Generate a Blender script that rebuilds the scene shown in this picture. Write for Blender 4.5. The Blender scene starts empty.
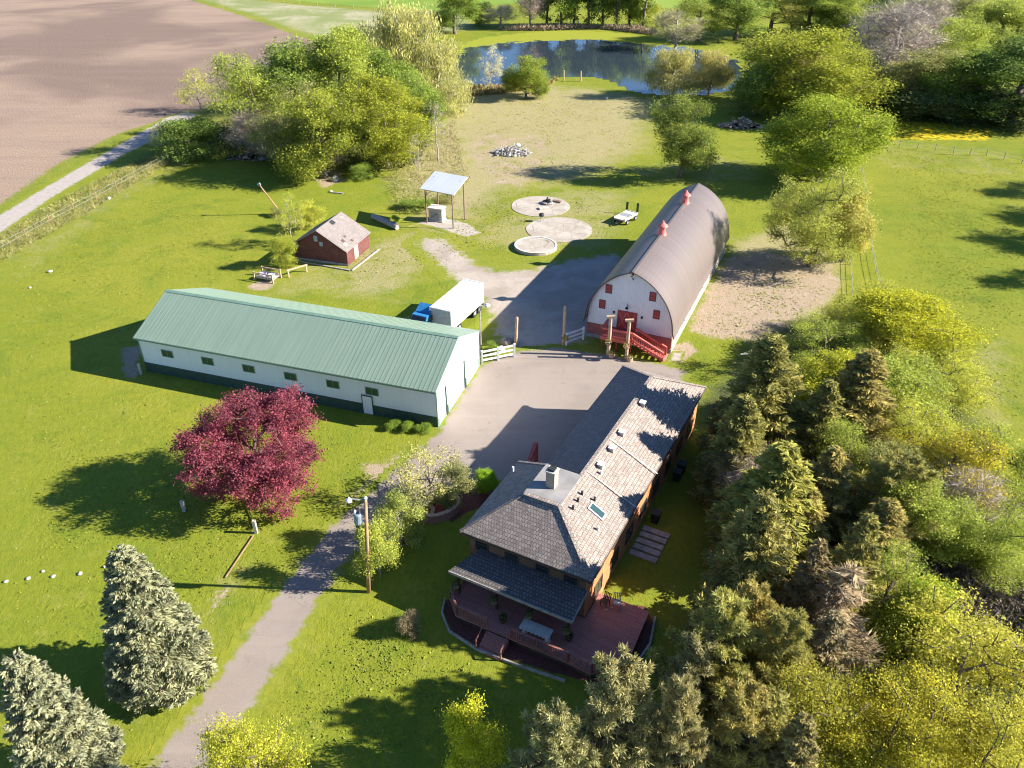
import bpy, math, random
import numpy as np
from mathutils import Vector
random.seed(7)
SC = bpy.context.scene
COL = SC.collection
R = math.radians

# ------------------------------------------------------------------ camera
F_PX, TH, CH = 779.0, R(32.9), 44.0
CT, ST = math.cos(TH), math.sin(TH)

def at(px, py, z=0.0):
    """point at height z seen at pixel (px,py) of the photograph"""
    x = (px - 512) / F_PX; y = -(py - 384) / F_PX
    dx, dy, dz = x, CT + y * ST, -ST + y * CT
    t = (z - CH) / dz
    return Vector((dx * t, dy * t, z))

def proj_y(p):
    vz = p[2] - CH
    fw = p[1] * CT - vz * ST; up = p[1] * ST + vz * CT
    return 384 - F_PX * up / fw

def depth(p):
    return p[1] * CT - (p[2] - CH) * ST

def height_for(p, top_y):
    lo, hi = 0.0, 40.0
    for _ in range(50):
        m = (lo + hi) / 2
        if proj_y((p[0], p[1], m)) > top_y: lo = m
        else: hi = m
    return lo

# ------------------------------------------------------------------ tagging
def tag(o, label=None, cat=None, group=None, kind=None):
    if label: o['label'] = label
    if cat: o['category'] = cat
    if group: o['group'] = group
    if kind: o['kind'] = kind
    return o

def thing(name, label, cat, loc=(0, 0, 0), rz=0.0, group=None):
    o = bpy.data.objects.new(name, None); COL.objects.link(o)
    o.empty_display_size = 0.3
    o.location = loc; o.rotation_euler = (0, 0, rz)
    return tag(o, label, cat, group)

# ------------------------------------------------------------------ mesh builder
class MB:
    def __init__(self, off=(0, 0, 0)):
        self.v = []; self.f = []; self.off = Vector(off)
    def add(self, vs, fs):
        b = len(self.v)
        self.v += [tuple(Vector(p) - self.off) for p in vs]
        self.f += [tuple(b + i for i in f) for f in fs]
        return self
    def box(self, x0, x1, y0, y1, z0, z1):
        return self.add([(x0, y0, z0), (x1, y0, z0), (x1, y1, z0), (x0, y1, z0), (x0, y0, z1), (x1, y0, z1), (x1, y1, z1), (x0, y1, z1)],
                        [(3, 2, 1, 0), (4, 5, 6, 7), (0, 1, 5, 4), (1, 2, 6, 5), (2, 3, 7, 6), (3, 0, 4, 7)])
    def bar(self, a, b, w, h, up=(0, 0, 1)):
        a = Vector(a); b = Vector(b); d = (b - a).normalized(); up = Vector(up)
        s = d.cross(up)
        if s.length < 1e-4: s = d.cross(Vector((0, 1, 0)))
        s.normalize(); t = s.cross(d).normalized()
        s *= w / 2; t *= h / 2
        vs = [a - s - t, a + s - t, a + s + t, a - s + t, b - s - t, b + s - t, b + s + t, b - s + t]
        return self.add(vs, [(0, 1, 2, 3), (7, 6, 5, 4), (4, 5, 1, 0), (5, 6, 2, 1), (6, 7, 3, 2), (7, 4, 0, 3)])
    def tube(self, a, b, r0, r1=None, n=10, caps=True):
        if r1 is None: r1 = r0
        a = Vector(a); b = Vector(b); d = (b - a).normalized()
        s = d.orthogonal().normalized(); t = d.cross(s)
        vs = []
        for p, r in ((a, r0), (b, r1)):
            for i in range(n):
                q = 2 * math.pi * i / n
                vs.append(p + (s * math.cos(q) + t * math.sin(q)) * r)
        fs = [(i, (i + 1) % n, n + (i + 1) % n, n + i) for i in range(n)]
        if caps: fs += [tuple(range(n - 1, -1, -1)), tuple(range(n, 2 * n))]
        return self.add(vs, fs)
    def lathe(self, c, prof, n=16):
        c = Vector(c); vs = []
        for r, z in prof:
            for i in range(n):
                q = 2 * math.pi * i / n
                vs.append(c + Vector((r * math.cos(q), r * math.sin(q), z)))
        fs = []
        for k in range(len(prof) - 1):
            for i in range(n):
                j = (i + 1) % n
                fs.append((k * n + i, k * n + j, (k + 1) * n + j, (k + 1) * n + i))
        fs += [tuple(range(n - 1, -1, -1)), tuple((len(prof) - 1) * n + i for i in range(n))]
        return self.add(vs, fs)
    def prism(self, poly, z0, z1):
        n = len(poly)
        a = sum(poly[i][0] * poly[(i + 1) % n][1] - poly[(i + 1) % n][0] * poly[i][1] for i in range(n))
        if a < 0: poly = poly[::-1]
        vs = [(p[0], p[1], z0) for p in poly] + [(p[0], p[1], z1) for p in poly]
        fs = [tuple(range(n - 1, -1, -1)), tuple(range(n, 2 * n))] + [(i, (i + 1) % n, n + (i + 1) % n, n + i) for i in range(n)]
        return self.add(vs, fs)
    def slab(self, pts, th):
        """roof sheet: polygon pts as top, th thick, downwards along its normal"""
        pts = [Vector(p) for p in pts]
        nrm = (pts[1] - pts[0]).cross(pts[2] - pts[1]).normalized()
        if nrm.z < 0: pts = pts[::-1]; nrm = -nrm
        n = len(pts)
        vs = pts + [p - nrm * th for p in pts]
        fs = [tuple(range(n)), tuple(range(2 * n - 1, n - 1, -1))] + [((i + 1) % n, i, n + i, n + (i + 1) % n) for i in range(n)]
        return self.add(vs, fs)
    def rock(self, c, r, sq=.6, seed=0):
        rg = random.Random(seed); n, m = 7, 4; c = Vector(c); vs = []
        for k in range(m + 1):
            ph = math.pi * k / m
            for i in range(n):
                q = 2 * math.pi * i / n; rr = r * rg.uniform(.75, 1.15)
                vs.append(c + Vector((rr * math.sin(ph) * math.cos(q), rr * math.sin(ph) * math.sin(q), rr * sq * math.cos(ph))))
        fs = [((k + 1) * n + i, (k + 1) * n + (i + 1) % n, k * n + (i + 1) % n, k * n + i) for k in range(m) for i in range(n)]
        return self.add(vs, fs)
    def build(self, name, mat, parent=None, smooth=False):
        me = bpy.data.meshes.new(name)
        me.from_pydata(self.v, [], self.f); me.update()
        uvl = me.uv_layers.new(name='UVMap')
        uv = np.zeros(len(me.loops) * 2, dtype=np.float32)
        for p in me.polygons:
            nn = p.normal
            if abs(nn.z) > .995: ua = Vector((1, 0, 0)); va = Vector((0, 1, 0))
            else:
                ua = Vector((0, 0, 1)).cross(nn).normalized(); va = nn.cross(ua)
            for li in p.loop_indices:
                co = me.vertices[me.loops[li].vertex_index].co
                uv[2 * li] = co.dot(ua); uv[2 * li + 1] = co.dot(va)
        uvl.data.foreach_set('uv', uv)
        if smooth: me.polygons.foreach_set('use_smooth', [True] * len(me.polygons))
        if mat: me.materials.append(mat)
        o = bpy.data.objects.new(name, me); COL.objects.link(o)
        if parent: o.parent = parent
        return o

# ------------------------------------------------------------------ materials
class NT:
    def __init__(self, tree): self.t = tree
    def n(self, typ, **kw):
        nd = self.t.nodes.new(typ)
        for k, v in kw.items():
            if k.startswith('_'): setattr(nd, k[1:], v)
            else:
                nd.inputs[k].default_value = v
        return nd
    def l(self, a, b): self.t.links.new(a, b)
    def val(self, x, sock):
        if hasattr(x, 'is_linked') or hasattr(x, 'links'): self.l(x, sock)
        else: sock.default_value = x
    def math(self, op, a, b=0.0, clamp=False):
        nd = self.t.nodes.new('ShaderNodeMath'); nd.operation = op; nd.use_clamp = clamp
        self.val(a, nd.inputs[0]); self.val(b, nd.inputs[1]); return nd.outputs[0]
    def mix(self, f, a, b, typ='MIX'):
        nd = self.t.nodes.new('ShaderNodeMix'); nd.data_type = 'RGBA'; nd.blend_type = typ
        self.val(f, nd.inputs[0])
        for x, s in ((a, nd.inputs[6]), (b, nd.inputs[7])):
            if isinstance(x, (tuple, list)): s.default_value = (*x[:3], 1)
            else: self.l(x, s)
        return nd.outputs[2]
    def ramp(self, x, lo, hi, a=0.0, b=1.0):
        nd = self.t.nodes.new('ShaderNodeMapRange'); nd.interpolation_type = 'SMOOTHSTEP'
        self.val(x, nd.inputs[0]); nd.inputs[1].default_value = lo; nd.inputs[2].default_value = hi
        nd.inputs[3].default_value = a; nd.inputs[4].default_value = b
        return nd.outputs[0]
    def noise(self, co, scale, detail=4, rough=.55, dist=0.0):
        nd = self.n('ShaderNodeTexNoise'); nd.inputs['Scale'].default_value = scale
        nd.inputs['Detail'].default_value = detail; nd.inputs['Roughness'].default_value = rough
        nd.inputs['Distortion'].default_value = dist
        if co is not None: self.l(co, nd.inputs['Vector'])
        return nd.outputs['Fac']

def new_mat(name):
    m = bpy.data.materials.new(name); m.use_nodes = True
    nt = NT(m.node_tree); m.node_tree.nodes.clear()
    out = nt.n('ShaderNodeOutputMaterial'); b = nt.n('ShaderNodeBsdfPrincipled')
    nt.l(b.outputs[0], out.inputs[0])
    return m, nt, b, out

def mul(c, k): return tuple(x * k for x in c)

def m_plain(name, col, rough=.8, var=.18, scale=3.0, metal=0.0, bump=.0, bscale=20):
    m, nt, b, out = new_mat(name)
    co = nt.n('ShaderNodeTexCoord').outputs['Object']
    f = nt.noise(co, scale, 5)
    c = nt.mix(nt.ramp(f, .3, .7), mul(col, 1 - var), mul(col, 1 + var))
    nt.l(c, b.inputs['Base Color']); b.inputs['Roughness'].default_value = rough; b.inputs['Metallic'].default_value = metal
    if bump:
        bp = nt.n('ShaderNodeBump'); bp.inputs['Strength'].default_value = bump; bp.inputs['Distance'].default_value = .03
        nt.l(nt.noise(co, bscale, 4), bp.inputs['Height']); nt.l(bp.outputs[0], b.inputs['Normal'])
    return m

def m_brick(name, c1, c2, cm, w, h, mort=.02, off=.5, rough=.85, weather=.35, wcol=None, bump=.6, var_scale=.6):
    """shingles, shakes, boards and brick courses laid in metres along the face"""
    m, nt, b, out = new_mat(name)
    uv = nt.n('ShaderNodeTexCoord').outputs['UV']
    nz = nt.n('ShaderNodeTexNoise'); nz.inputs['Scale'].default_value = 1.3
    nt.l(uv, nz.inputs['Vector'])
    dist = nt.n('ShaderNodeVectorMath', _operation='MULTIPLY_ADD')
    nt.l(nz.outputs['Color'], dist.inputs[0]); dist.inputs[1].default_value = (.05, .05, 0); nt.l(uv, dist.inputs[2])
    br = nt.n('ShaderNodeTexBrick'); br.offset = off
    nt.l(dist.outputs[0], br.inputs['Vector'])
    br.inputs['Color1'].default_value = (*c1, 1); br.inputs['Color2'].default_value = (*c2, 1); br.inputs['Mortar'].default_value = (*cm, 1)
    br.inputs['Scale'].default_value = 1; br.inputs['Mortar Size'].default_value = mort; br.inputs['Mortar Smooth'].default_value = .3
    br.inputs['Bias'].default_value = 0; br.inputs['Brick Width'].default_value = w; br.inputs['Row Height'].default_value = h
    f = nt.noise(uv, var_scale, 6, .65)
    wc = wcol or mul(c1, .6)
    c = nt.mix(nt.ramp(f, .45, .75, 0, weather), br.outputs['Color'], wc)
    f2 = nt.noise(uv, 9, 3)
    c = nt.mix(nt.ramp(f2, .3, .7, .0, .35), c, mul(c2, 1.25))
    nt.l(c, b.inputs['Base Color']); b.inputs['Roughness'].default_value = rough
    bp = nt.n('ShaderNodeBump'); bp.inputs['Strength'].default_value = bump; bp.inputs['Distance'].default_value = .03
    h_ = nt.math('SUBTRACT', nt.math('MULTIPLY', f2, .5), br.outputs['Fac'])
    nt.l(h_, bp.inputs['Height']); nt.l(bp.outputs[0], b.inputs['Normal'])
    return m

def m_ribbed(name, col, pitch=.3, rough=.45, metal=0.0, streak=.12, bump=.5, dirt=None):
    m, nt, b, out = new_mat(name)
    uv = nt.n('ShaderNodeTexCoord').outputs['UV']
    sp = nt.n('ShaderNodeSeparateXYZ'); nt.l(uv, sp.inputs[0])
    x = nt.math('MULTIPLY', sp.outputs[0], 1 / pitch)
    tri = nt.math('PINGPONG', x, .5)
    mp = nt.n('ShaderNodeMapping'); mp.inputs['Scale'].default_value = (2.2, .12, 1); nt.l(uv, mp.inputs[0])
    st = nt.noise(mp.outputs[0], 1.0, 5, .7)
    big = nt.noise(uv, .25, 4)
    c = nt.mix(nt.ramp(st, .3, .7), mul(col, 1 - streak), mul(col, 1 + streak))
    c = nt.mix(nt.ramp(big, .4, .75, 0, .35), c, dirt or mul(col, .8))
    nt.l(c, b.inputs['Base Color']); b.inputs['Roughness'].default_value = rough; b.inputs['Metallic'].default_value = metal
    bp = nt.n('ShaderNodeBump'); bp.inputs['Strength'].default_value = bump; bp.inputs['Distance'].default_value = .03
    nt.l(nt.ramp(tri, .0, .12), bp.inputs['Height']); nt.l(bp.outputs[0], b.inputs['Normal'])
    return m

def m_foliage(name, rough=.6, transl=.35, hue=(1.18, 1.0, .75)):
    """leaf colour comes from the tree's own object colour, with leaf to leaf variation"""
    m, nt, b, out = new_mat(name)
    oi = nt.n('ShaderNodeObjectInfo'); at_ = nt.n('ShaderNodeAttribute'); at_.attribute_name = 'v'
    br = nt.math('ADD', nt.math('MULTIPLY', at_.outputs['Fac'], 1.0), .5)
    hs = nt.n('ShaderNodeVectorMath', _operation='SCALE'); nt.l(oi.outputs['Color'], hs.inputs[0]); nt.l(br, hs.inputs['Scale'])
    at2 = nt.n('ShaderNodeAttribute'); at2.attribute_name = 'w'
    c = nt.mix(nt.math('MULTIPLY', at2.outputs['Fac'], .6), hs.outputs[0], nt.mix(1.0, hs.outputs[0], hue, 'MULTIPLY'))
    nt.l(c, b.inputs['Base Color']); b.inputs['Roughness'].default_value = rough
    b.inputs['Specular IOR Level'].default_value = .1
    tr = nt.n('ShaderNodeBsdfTranslucent'); nt.l(c, tr.inputs[0])
    mx = nt.n('ShaderNodeMixShader'); mx.inputs[0].default_value = transl
    nt.l(b.outputs[0], mx.inputs[1]); nt.l(tr.outputs[0], mx.inputs[2]); nt.l(mx.outputs[0], out.inputs[0])
    return m

# grass colour shared by the lawn and by the worn edges of everything laid on it
GG = bpy.data.node_groups.new('grass', 'ShaderNodeTree')
GG.interface.new_socket('Color', in_out='OUTPUT', socket_type='NodeSocketColor')
GG.interface.new_socket('Height', in_out='OUTPUT', socket_type='NodeSocketFloat')
G_ = NT(GG)
go = G_.n('NodeGroupOutput')
pos = G_.n('ShaderNodeNewGeometry').outputs['Position']
big = G_.noise(pos, .035, 5, .6)
med = G_.noise(pos, .22, 5, .62, .6)
mp = G_.n('ShaderNodeMapping'); mp.inputs['Rotation'].default_value = (0, 0, R(25)); mp.inputs['Scale'].default_value = (1, .5, 1)
G_.l(pos, mp.inputs[0])
sml = G_.noise(mp.outputs[0], 2.8, 6, .78)
fin = G_.noise(pos, 7.0, 4, .75)
gA, gB, gC = (.212, .240, .020), (.282, .275, .030), (.138, .200, .018)
c = G_.mix(G_.ramp(big, .38, .66), gA, gB)
c = G_.mix(G_.ramp(med, .46, .74, 0, .75), c, gC)
med2 = G_.noise(pos, .5, 6, .7, .4)
c = G_.mix(G_.ramp(med2, .52, .75, 0, .75), c, (.315, .30, .06))
pat = G_.noise(pos, .11, 6, .7, 1.0)
c = G_.mix(G_.ramp(pat, .54, .66, 0, .55), c, (.115, .175, .018))
pat2 = G_.noise(pos, .16, 7, .72, .8)
c = G_.mix(G_.ramp(pat2, .60, .74, 0, .6), c, (.33, .29, .10))
c = G_.mix(G_.ramp(sml, .3, .72, 0, .55), c, (.085, .13, .014))
c = G_.mix(G_.ramp(fin, .5, .8, 0, .6), c, (.35, .345, .055))
c = G_.mix(G_.ramp(fin, .45, .2, 0, .5), c, (.05, .085, .012))
G_.l(c, go.inputs[0])
G_.l(G_.math('ADD', G_.math('MULTIPLY', fin, .6), sml), go.inputs[1])

def grass_in(nt):
    g = nt.n('ShaderNodeGroup'); g.node_tree = GG; return g.outputs[0], g.outputs[1]

def m_lawn():
    m, nt, b, out = new_mat('lawn')
    gc, gh = grass_in(nt)
    pos = nt.n('ShaderNodeNewGeometry').outputs['Position']
    n1 = nt.noise(pos, .35, 6, .68, .5); n2 = nt.noise(pos, 3.0, 5, .7); n3 = nt.noise(pos, 9, 3, .7)
    def mask(a, lo=.35, hi=.65, amt=.8):
        A = nt.n('ShaderNodeAttribute'); A.attribute_name = a
        s = nt.math('ADD', A.outputs['Fac'], nt.math('MULTIPLY', nt.math('SUBTRACT', nt.math('ADD', nt.math('MULTIPLY', n1, .65), nt.math('MULTIPLY', n2, .35)), .5), amt * 2))
        s = nt.math('MULTIPLY', s, nt.ramp(A.outputs['Fac'], .0, .12))
        return nt.ramp(s, lo, hi)
    dryc = nt.mix(nt.ramp(n2, .3, .7), (.33, .27, .145), (.43, .36, .22))
    dryc = nt.mix(nt.ramp(n1, .45, .7, 0, .6), dryc, (.24, .23, .07))
    c = nt.mix(mask('dry', .3, 1.05, .95), gc, dryc)
    dirt = nt.mix(nt.ramp(n2, .3, .7), (.34, .255, .175), (.43, .335, .24))
    dirt = nt.mix(nt.ramp(n3, .4, .8, 0, .6), dirt, (.24, .19, .13))
    dirt = nt.mix(nt.ramp(n1, .55, .72, 0, .5), dirt, (.52, .43, .34))
    dirt = nt.mix(nt.ramp(nt.noise(pos, .7, 6, .75), .52, .66, 0, .8), dirt, (.21, .215, .07))
    c = nt.mix(mask('dirt'), c, dirt)
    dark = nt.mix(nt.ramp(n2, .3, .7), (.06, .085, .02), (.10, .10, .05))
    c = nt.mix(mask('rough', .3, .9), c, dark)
    vo = nt.n('ShaderNodeTexVoronoi'); vo.inputs['Scale'].default_value = 1.3; nt.l(pos, vo.inputs['Vector'])
    fl = nt.math('MULTIPLY', mask('bloom', .35, .6, .5), nt.ramp(vo.outputs['Distance'], .75, .5))
    c = nt.mix(nt.math('MULTIPLY', fl, .75), c, (.70, .48, .012))
    nt.l(c, b.inputs['Base Color']); b.inputs['Roughness'].default_value = .9
    b.inputs['Specular IOR Level'].default_value = .1
    bp = nt.n('ShaderNodeBump'); bp.inputs['Strength'].default_value = .8; bp.inputs['Distance'].default_value = .10
    nt.l(gh, bp.inputs['Height']); nt.l(bp.outputs[0], b.inputs['Normal'])
    return m

def m_sheet(name, colfn, rag=1.0, width=.5, rough=.9, bump=.3, bdist=.03):
    """surface that breaks up into grass along its edge (attribute d = metres inside the edge)"""
    m, nt, b, out = new_mat(name)
    gc, gh = grass_in(nt)
    pos = nt.n('ShaderNodeNewGeometry').outputs['Position']
    A = nt.n('ShaderNodeAttribute'); A.attribute_name = 'd'
    n = nt.noise(pos, .8, 6, .7)
    s = nt.math('ADD', A.outputs['Fac'], nt.math('MULTIPLY', nt.math('SUBTRACT', n, .5), rag * 3))
    f = nt.ramp(s, -.02, width)
    c, h = colfn(nt, pos)
    nt.l(nt.mix(f, gc, c), b.inputs['Base Color']); b.inputs['Roughness'].default_value = rough
    b.inputs['Specular IOR Level'].default_value = .2
    bp = nt.n('ShaderNodeBump'); bp.inputs['Strength'].default_value = bump; bp.inputs['Distance'].default_value = bdist
    nt.l(h, bp.inputs['Height']); nt.l(bp.outputs[0], b.inputs['Normal'])
    return m

def col_drive(nt, pos):
    n1 = nt.noise(pos, .12, 5, .6, .3); n2 = nt.noise(pos, 1.1, 6, .7); n3 = nt.noise(pos, 14, 3, .7)
    c = nt.mix(nt.ramp(n1, .35, .65), (.232, .188, .155), (.285, .235, .196))
    c = nt.mix(nt.ramp(n2, .5, .78, 0, .55), c, (.24, .21, .185))
    c = nt.mix(nt.ramp(n3, .35, .7, 0, .35), c, (.40, .355, .32))
    vo = nt.n('ShaderNodeTexVoronoi', _feature='DISTANCE_TO_EDGE'); vo.inputs['Scale'].default_value = .16; 
    d = nt.n('ShaderNodeVectorMath', _operation='MULTIPLY_ADD')
    nz = nt.n('ShaderNodeTexNoise'); nz.inputs['Scale'].default_value = .5; nt.l(pos, nz.inputs['Vector'])
    nt.l(nz.outputs['Color'], d.inputs[0]); d.inputs[1].default_value = (2.5, 2.5, 0); nt.l(pos, d.inputs[2]); nt.l(d.outputs[0], vo.inputs['Vector'])
    c = nt.mix(nt.ramp(vo.outputs['Distance'], .006, .0, 0, .22), c, (.18, .155, .13))
    mpw = nt.n('ShaderNodeMapping'); mpw.inputs['Rotation'].default_value = (0, 0, R(-60)); mpw.inputs['Scale'].default_value = (.06, 1.1, 1); nt.l(pos, mpw.inputs[0])
    tr = nt.noise(mpw.outputs[0], .8, 4, .6)
    c = nt.mix(nt.ramp(tr, .48, .68, 0, .55), c, (.32, .265, .22))
    st = nt.noise(pos, .45, 7, .75, .7)
    c = nt.mix(nt.ramp(st, .56, .72, 0, .6), c, (.185, .16, .14))
    c = nt.mix(nt.ramp(n3, .62, .8, 0, .5), c, (.5, .44, .38))
    return c, n3

def col_gravel(nt, pos):
    n1 = nt.noise(pos, .2, 6, .65, .5); n2 = nt.noise(pos, 2.5, 6, .75); n3 = nt.noise(pos, 16, 3, .7)
    c = nt.mix(nt.ramp(n1, .35, .65), (.30, .25, .20), (.42, .36, .30))
    c = nt.mix(nt.ramp(n2, .45, .8, 0, .7), c, (.24, .21, .15))
    c = nt.mix(nt.ramp(n1, .60, .75, 0, .5), c, (.22, .23, .07))
    c = nt.mix(nt.ramp(n3, .4, .75, 0, .5), c, (.52, .46, .40))
    return c, n3

def col_field(nt, pos):
    mp = nt.n('ShaderNodeMapping'); mp.inputs['Rotation'].default_value = (0, 0, R(-38)); mp.inputs['Scale'].default_value = (.09, 1, 1); nt.l(pos, mp.inputs[0])
    n1 = nt.noise(pos, .012, 4, .55, .5); n2 = nt.noise(mp.outputs[0], .16, 6, .65); n3 = nt.noise(pos, 2.2, 5, .75); n4 = nt.noise(mp.outputs[0], 1.6, 3, .6)
    c = nt.mix(nt.ramp(n1, .44, .58), (.345, .250, .175), (.185, .128, .098))
    c = nt.mix(nt.ramp(n2, .4, .7, 0, .55), c, (.22, .155, .125))
    c = nt.mix(nt.ramp(n3, .45, .8, 0, .5), c, (.42, .33, .26))
    c = nt.mix(nt.ramp(n4, .4, .7, 0, .35), c, (.24, .17, .13))
    mf = nt.n('ShaderNodeMapping'); mf.inputs['Rotation'].default_value = (0, 0, R(-38)); nt.l(pos, mf.inputs[0])
    wv = nt.n('ShaderNodeTexWave'); wv.bands_direction = 'Y'; wv.inputs['Scale'].default_value = .28; wv.inputs['Distortion'].default_value = 2.5; wv.inputs['Detail'].default_value = 3; wv.inputs['Detail Scale'].default_value = .6; nt.l(mf.outputs[0], wv.inputs['Vector'])
    c = nt.mix(nt.ramp(wv.outputs['Fac'], .3, .9, 0, .10), c, (.20, .135, .10))
    cl = nt.noise(pos, 1.1, 4, .8)
    c = nt.mix(nt.ramp(cl, .6, .72, 0, .6), c, (.46, .36, .27))
    return c, nt.math('ADD', n3, nt.math('MULTIPLY', wv.outputs['Fac'], .15))

def col_track(nt, pos):
    n2 = nt.noise(pos, 1.6, 6, .7); n3 = nt.noise(pos, 10, 3, .7)
    c = nt.mix(nt.ramp(n2, .35, .7), (.33, .285, .25), (.42, .37, .33))
    c = nt.mix(nt.ramp(n3, .4, .75, 0, .4), c, (.48, .43, .39))
    return c, n3

def col_meadow(nt, pos):
    n1 = nt.noise(pos, .05, 6, .7, .6); n2 = nt.noise(pos, .6, 5, .7)
    c = nt.mix(nt.ramp(n1, .4, .65), (.22, .25, .09), (.38, .35, .22))
    c = nt.mix(nt.ramp(n2, .45, .75, 0, .6), c, (.17, .20, .05))
    return c, n2

def col_crop(nt, pos):
    n1 = nt.noise(pos, .04, 4, .6); n2 = nt.noise(pos, 1, 5, .7)
    c = nt.mix(nt.ramp(n1, .35, .65), (.16, .25, .03), (.22, .30, .04))
    c = nt.mix(nt.ramp(n2, .4, .8, 0, .4), c, (.10, .17, .02))
    return c, n2

def col_mulch(nt, pos):
    n2 = nt.noise(pos, 5, 6, .75); n3 = nt.noise(pos, 18, 3, .7)
    c = nt.mix(nt.ramp(n2, .3, .7), (.10, .035, .028), (.17, .07, .055))
    return c, n3

def col_slab(nt, pos):
    n2 = nt.noise(pos, 1.2, 6, .7); n3 = nt.noise(pos, 10, 3, .7)
    c = nt.mix(nt.ramp(n2, .35, .7), (.36, .31, .26), (.47, .42, .36))
    c = nt.mix(nt.ramp(n3, .4, .75, 0, .3), c, (.28, .25, .2))
    return c, n3

M = {}
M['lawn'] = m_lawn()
M['drive'] = m_sheet('driveway_concrete', col_drive, .9, .6)
M['gravel'] = m_sheet('gravel', col_gravel, 1.8, 1.6, bdist=.06)
M['field'] = m_sheet('plowed_soil', col_field, 1.6, 1.5, bump=.9, bdist=.25)
M['track'] = m_sheet('track_gravel', col_track, .7, .7)
M['meadow'] = m_sheet('meadow', col_meadow, 4, 6, bump=.8, bdist=.2)
M['crop'] = m_sheet('green_crop', col_crop, .6, 1, bump=.5, bdist=.1)
M['mulch'] = m_sheet('mulch', col_mulch, .2, .15, bump=.8)
M['slab'] = m_sheet('worn_slab', col_slab, .6, .5)
M['shake'] = m_brick('cedar_shakes', (.185, .145, .12), (.37, .31, .265), (.065, .05, .042), .22, .27, .025, weather=.85, wcol=(.145, .122, .108), bump=.6, var_scale=1.6)
M['shingle'] = m_brick('dark_shaded_shingles', (.115, .10, .10), (.21, .19, .185), (.05, .045, .048), .26, .25, .025, weather=.3, wcol=(.15, .13, .135), bump=.8)  # dark grey shingles, darkened further to stand in for grazing sun
M['porchroof'] = m_brick('dark_shakes', (.09, .08, .075), (.17, .15, .138), (.03, .027, .027), .24, .28, .03, weather=.6, wcol=(.07, .062, .062), bump=1.0, var_scale=1.4)  # darker shakes than the main roof, with darker blotches
M['membrane'] = m_plain('grey_membrane', (.27, .255, .24), .6, .15, .8)
M['housewall'] = m_brick('brown_siding', (.165, .092, .058), (.215, .125, .078), (.07, .038, .027), 3.2, .2, .02, rough=.75, weather=.4, wcol=(.17, .085, .055), bump=.5)
M['cedar'] = m_brick('orange_cedar_boards', (.44, .17, .065), (.56, .24, .10), (.16, .06, .03), .22, 3.5, .02, off=0, rough=.7, weather=.4, wcol=(.33, .13, .06), bump=.5)
M['dwood'] = m_plain('dark_wood_trim', (.085, .055, .04), .75, .25, 4)
M['glass'] = m_plain('window_glass', (.03, .035, .04), .08, .2, 1)
M['deck'] = m_brick('red_deck_boards', (.36, .14, .11), (.46, .20, .16), (.09, .035, .03), 2.6, .15, .014, rough=.7, weather=.35, wcol=(.20, .075, .06), bump=.5)
M['deckrail'] = m_plain('red_stain', (.30, .12, .09), .7, .2, 3)
M['brick'] = m_brick('red_brick', (.34, .10, .075), (.42, .15, .11), (.38, .31, .27), .22, .075, .012, rough=.85, weather=.3, bump=.5)
M['brickcap'] = m_plain('pale_cap', (.55, .38, .29), .8, .2, 3)
M['chimney'] = m_brick('chimney_stone', (.34, .29, .24), (.44, .38, .32), (.2, .18, .15), .3, .15, .02, weather=.3, bump=.5)
M['white'] = m_plain('white_paint', (.78, .78, .76), .5, .05, 1.2)
M['lbwall'] = m_ribbed('white_ribbed_steel', (.78, .845, .88), .3, .45, 0, .03, .2, dirt=(.72, .78, .81))  # white steel; the pale blue tint stands in for sky-lit shade
M['lbroof'] = m_ribbed('green_ribbed_steel', (.205, .285, .215), .3, .42, 0, .09, .18, dirt=(.235, .295, .235))
M['lbgreen'] = m_plain('dark_green_steel', (.035, .075, .06), .5, .15, 2)
M['lbwin'] = m_plain('green_shutter', (.025, .075, .035), .5, .2, 6)
M['lbtrim'] = m_plain('green_trim', (.17, .28, .21), .5, .1, 2)
M['barnroof'] = m_ribbed('weathered_barn_steel', (.152, .122, .110), .55, .45, .0, .10, .12, dirt=(.125, .10, .09))
M['barnwhite'] = m_brick('white_barn_boards', (.70, .70, .70), (.76, .755, .75), (.5, .5, .5), .25, 9, .012, off=0, rough=.6, weather=.25, wcol=(.60, .60, .61), bump=.3)
M['barnstone'] = m_brick('barn_red_block', (.30, .085, .075), (.36, .12, .10), (.26, .13, .11), .4, .2, .015, weather=.4, wcol=(.24, .10, .09), bump=.4)
M['barnpink'] = m_brick('faded_block', (.36, .27, .23), (.42, .32, .27), (.3, .22, .19), .4, .2, .015, weather=.5, wcol=(.30, .15, .13), bump=.4)
M['foot'] = m_plain('grey_footing', (.30, .29, .28), .85, .2, 2)
M['barnred'] = m_plain('barn_red_paint', (.33, .045, .045), .55, .15, 2)
M['redrail'] = m_plain('bright_red_paint', (.56, .12, .095), .55, .15, 3)
M['cupola'] = m_plain('faded_red_metal', (.62, .16, .13), .45, .2, 4)
M['log'] = m_plain('peeled_log', (.47, .33, .21), .8, .2, 3, bump=.3)
M['pole'] = m_plain('utility_pole_wood', (.36, .22, .12), .85, .2, 2, bump=.3)
M['greywood'] = m_plain('grey_weathered_wood', (.36, .32, .28), .85, .25, 3, bump=.3)
M['shedroof'] = m_brick('shed_shingles', (.19, .16, .147), (.26, .225, .205), (.12, .10, .09), .35, .3, .02, weather=.8, wcol=(.15, .125, .115), bump=.7)
M['shedred'] = m_brick('peeling_red_boards', (.115, .036, .030), (.155, .052, .043), (.06, .02, .018), 3, .22, .02, weather=.55, wcol=(.20, .115, .10), bump=.5, var_scale=.9)
M['steel'] = m_ribbed('galvanised_sheet', (.66, .68, .70), .25, .35, .25, .06, .3)
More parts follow.
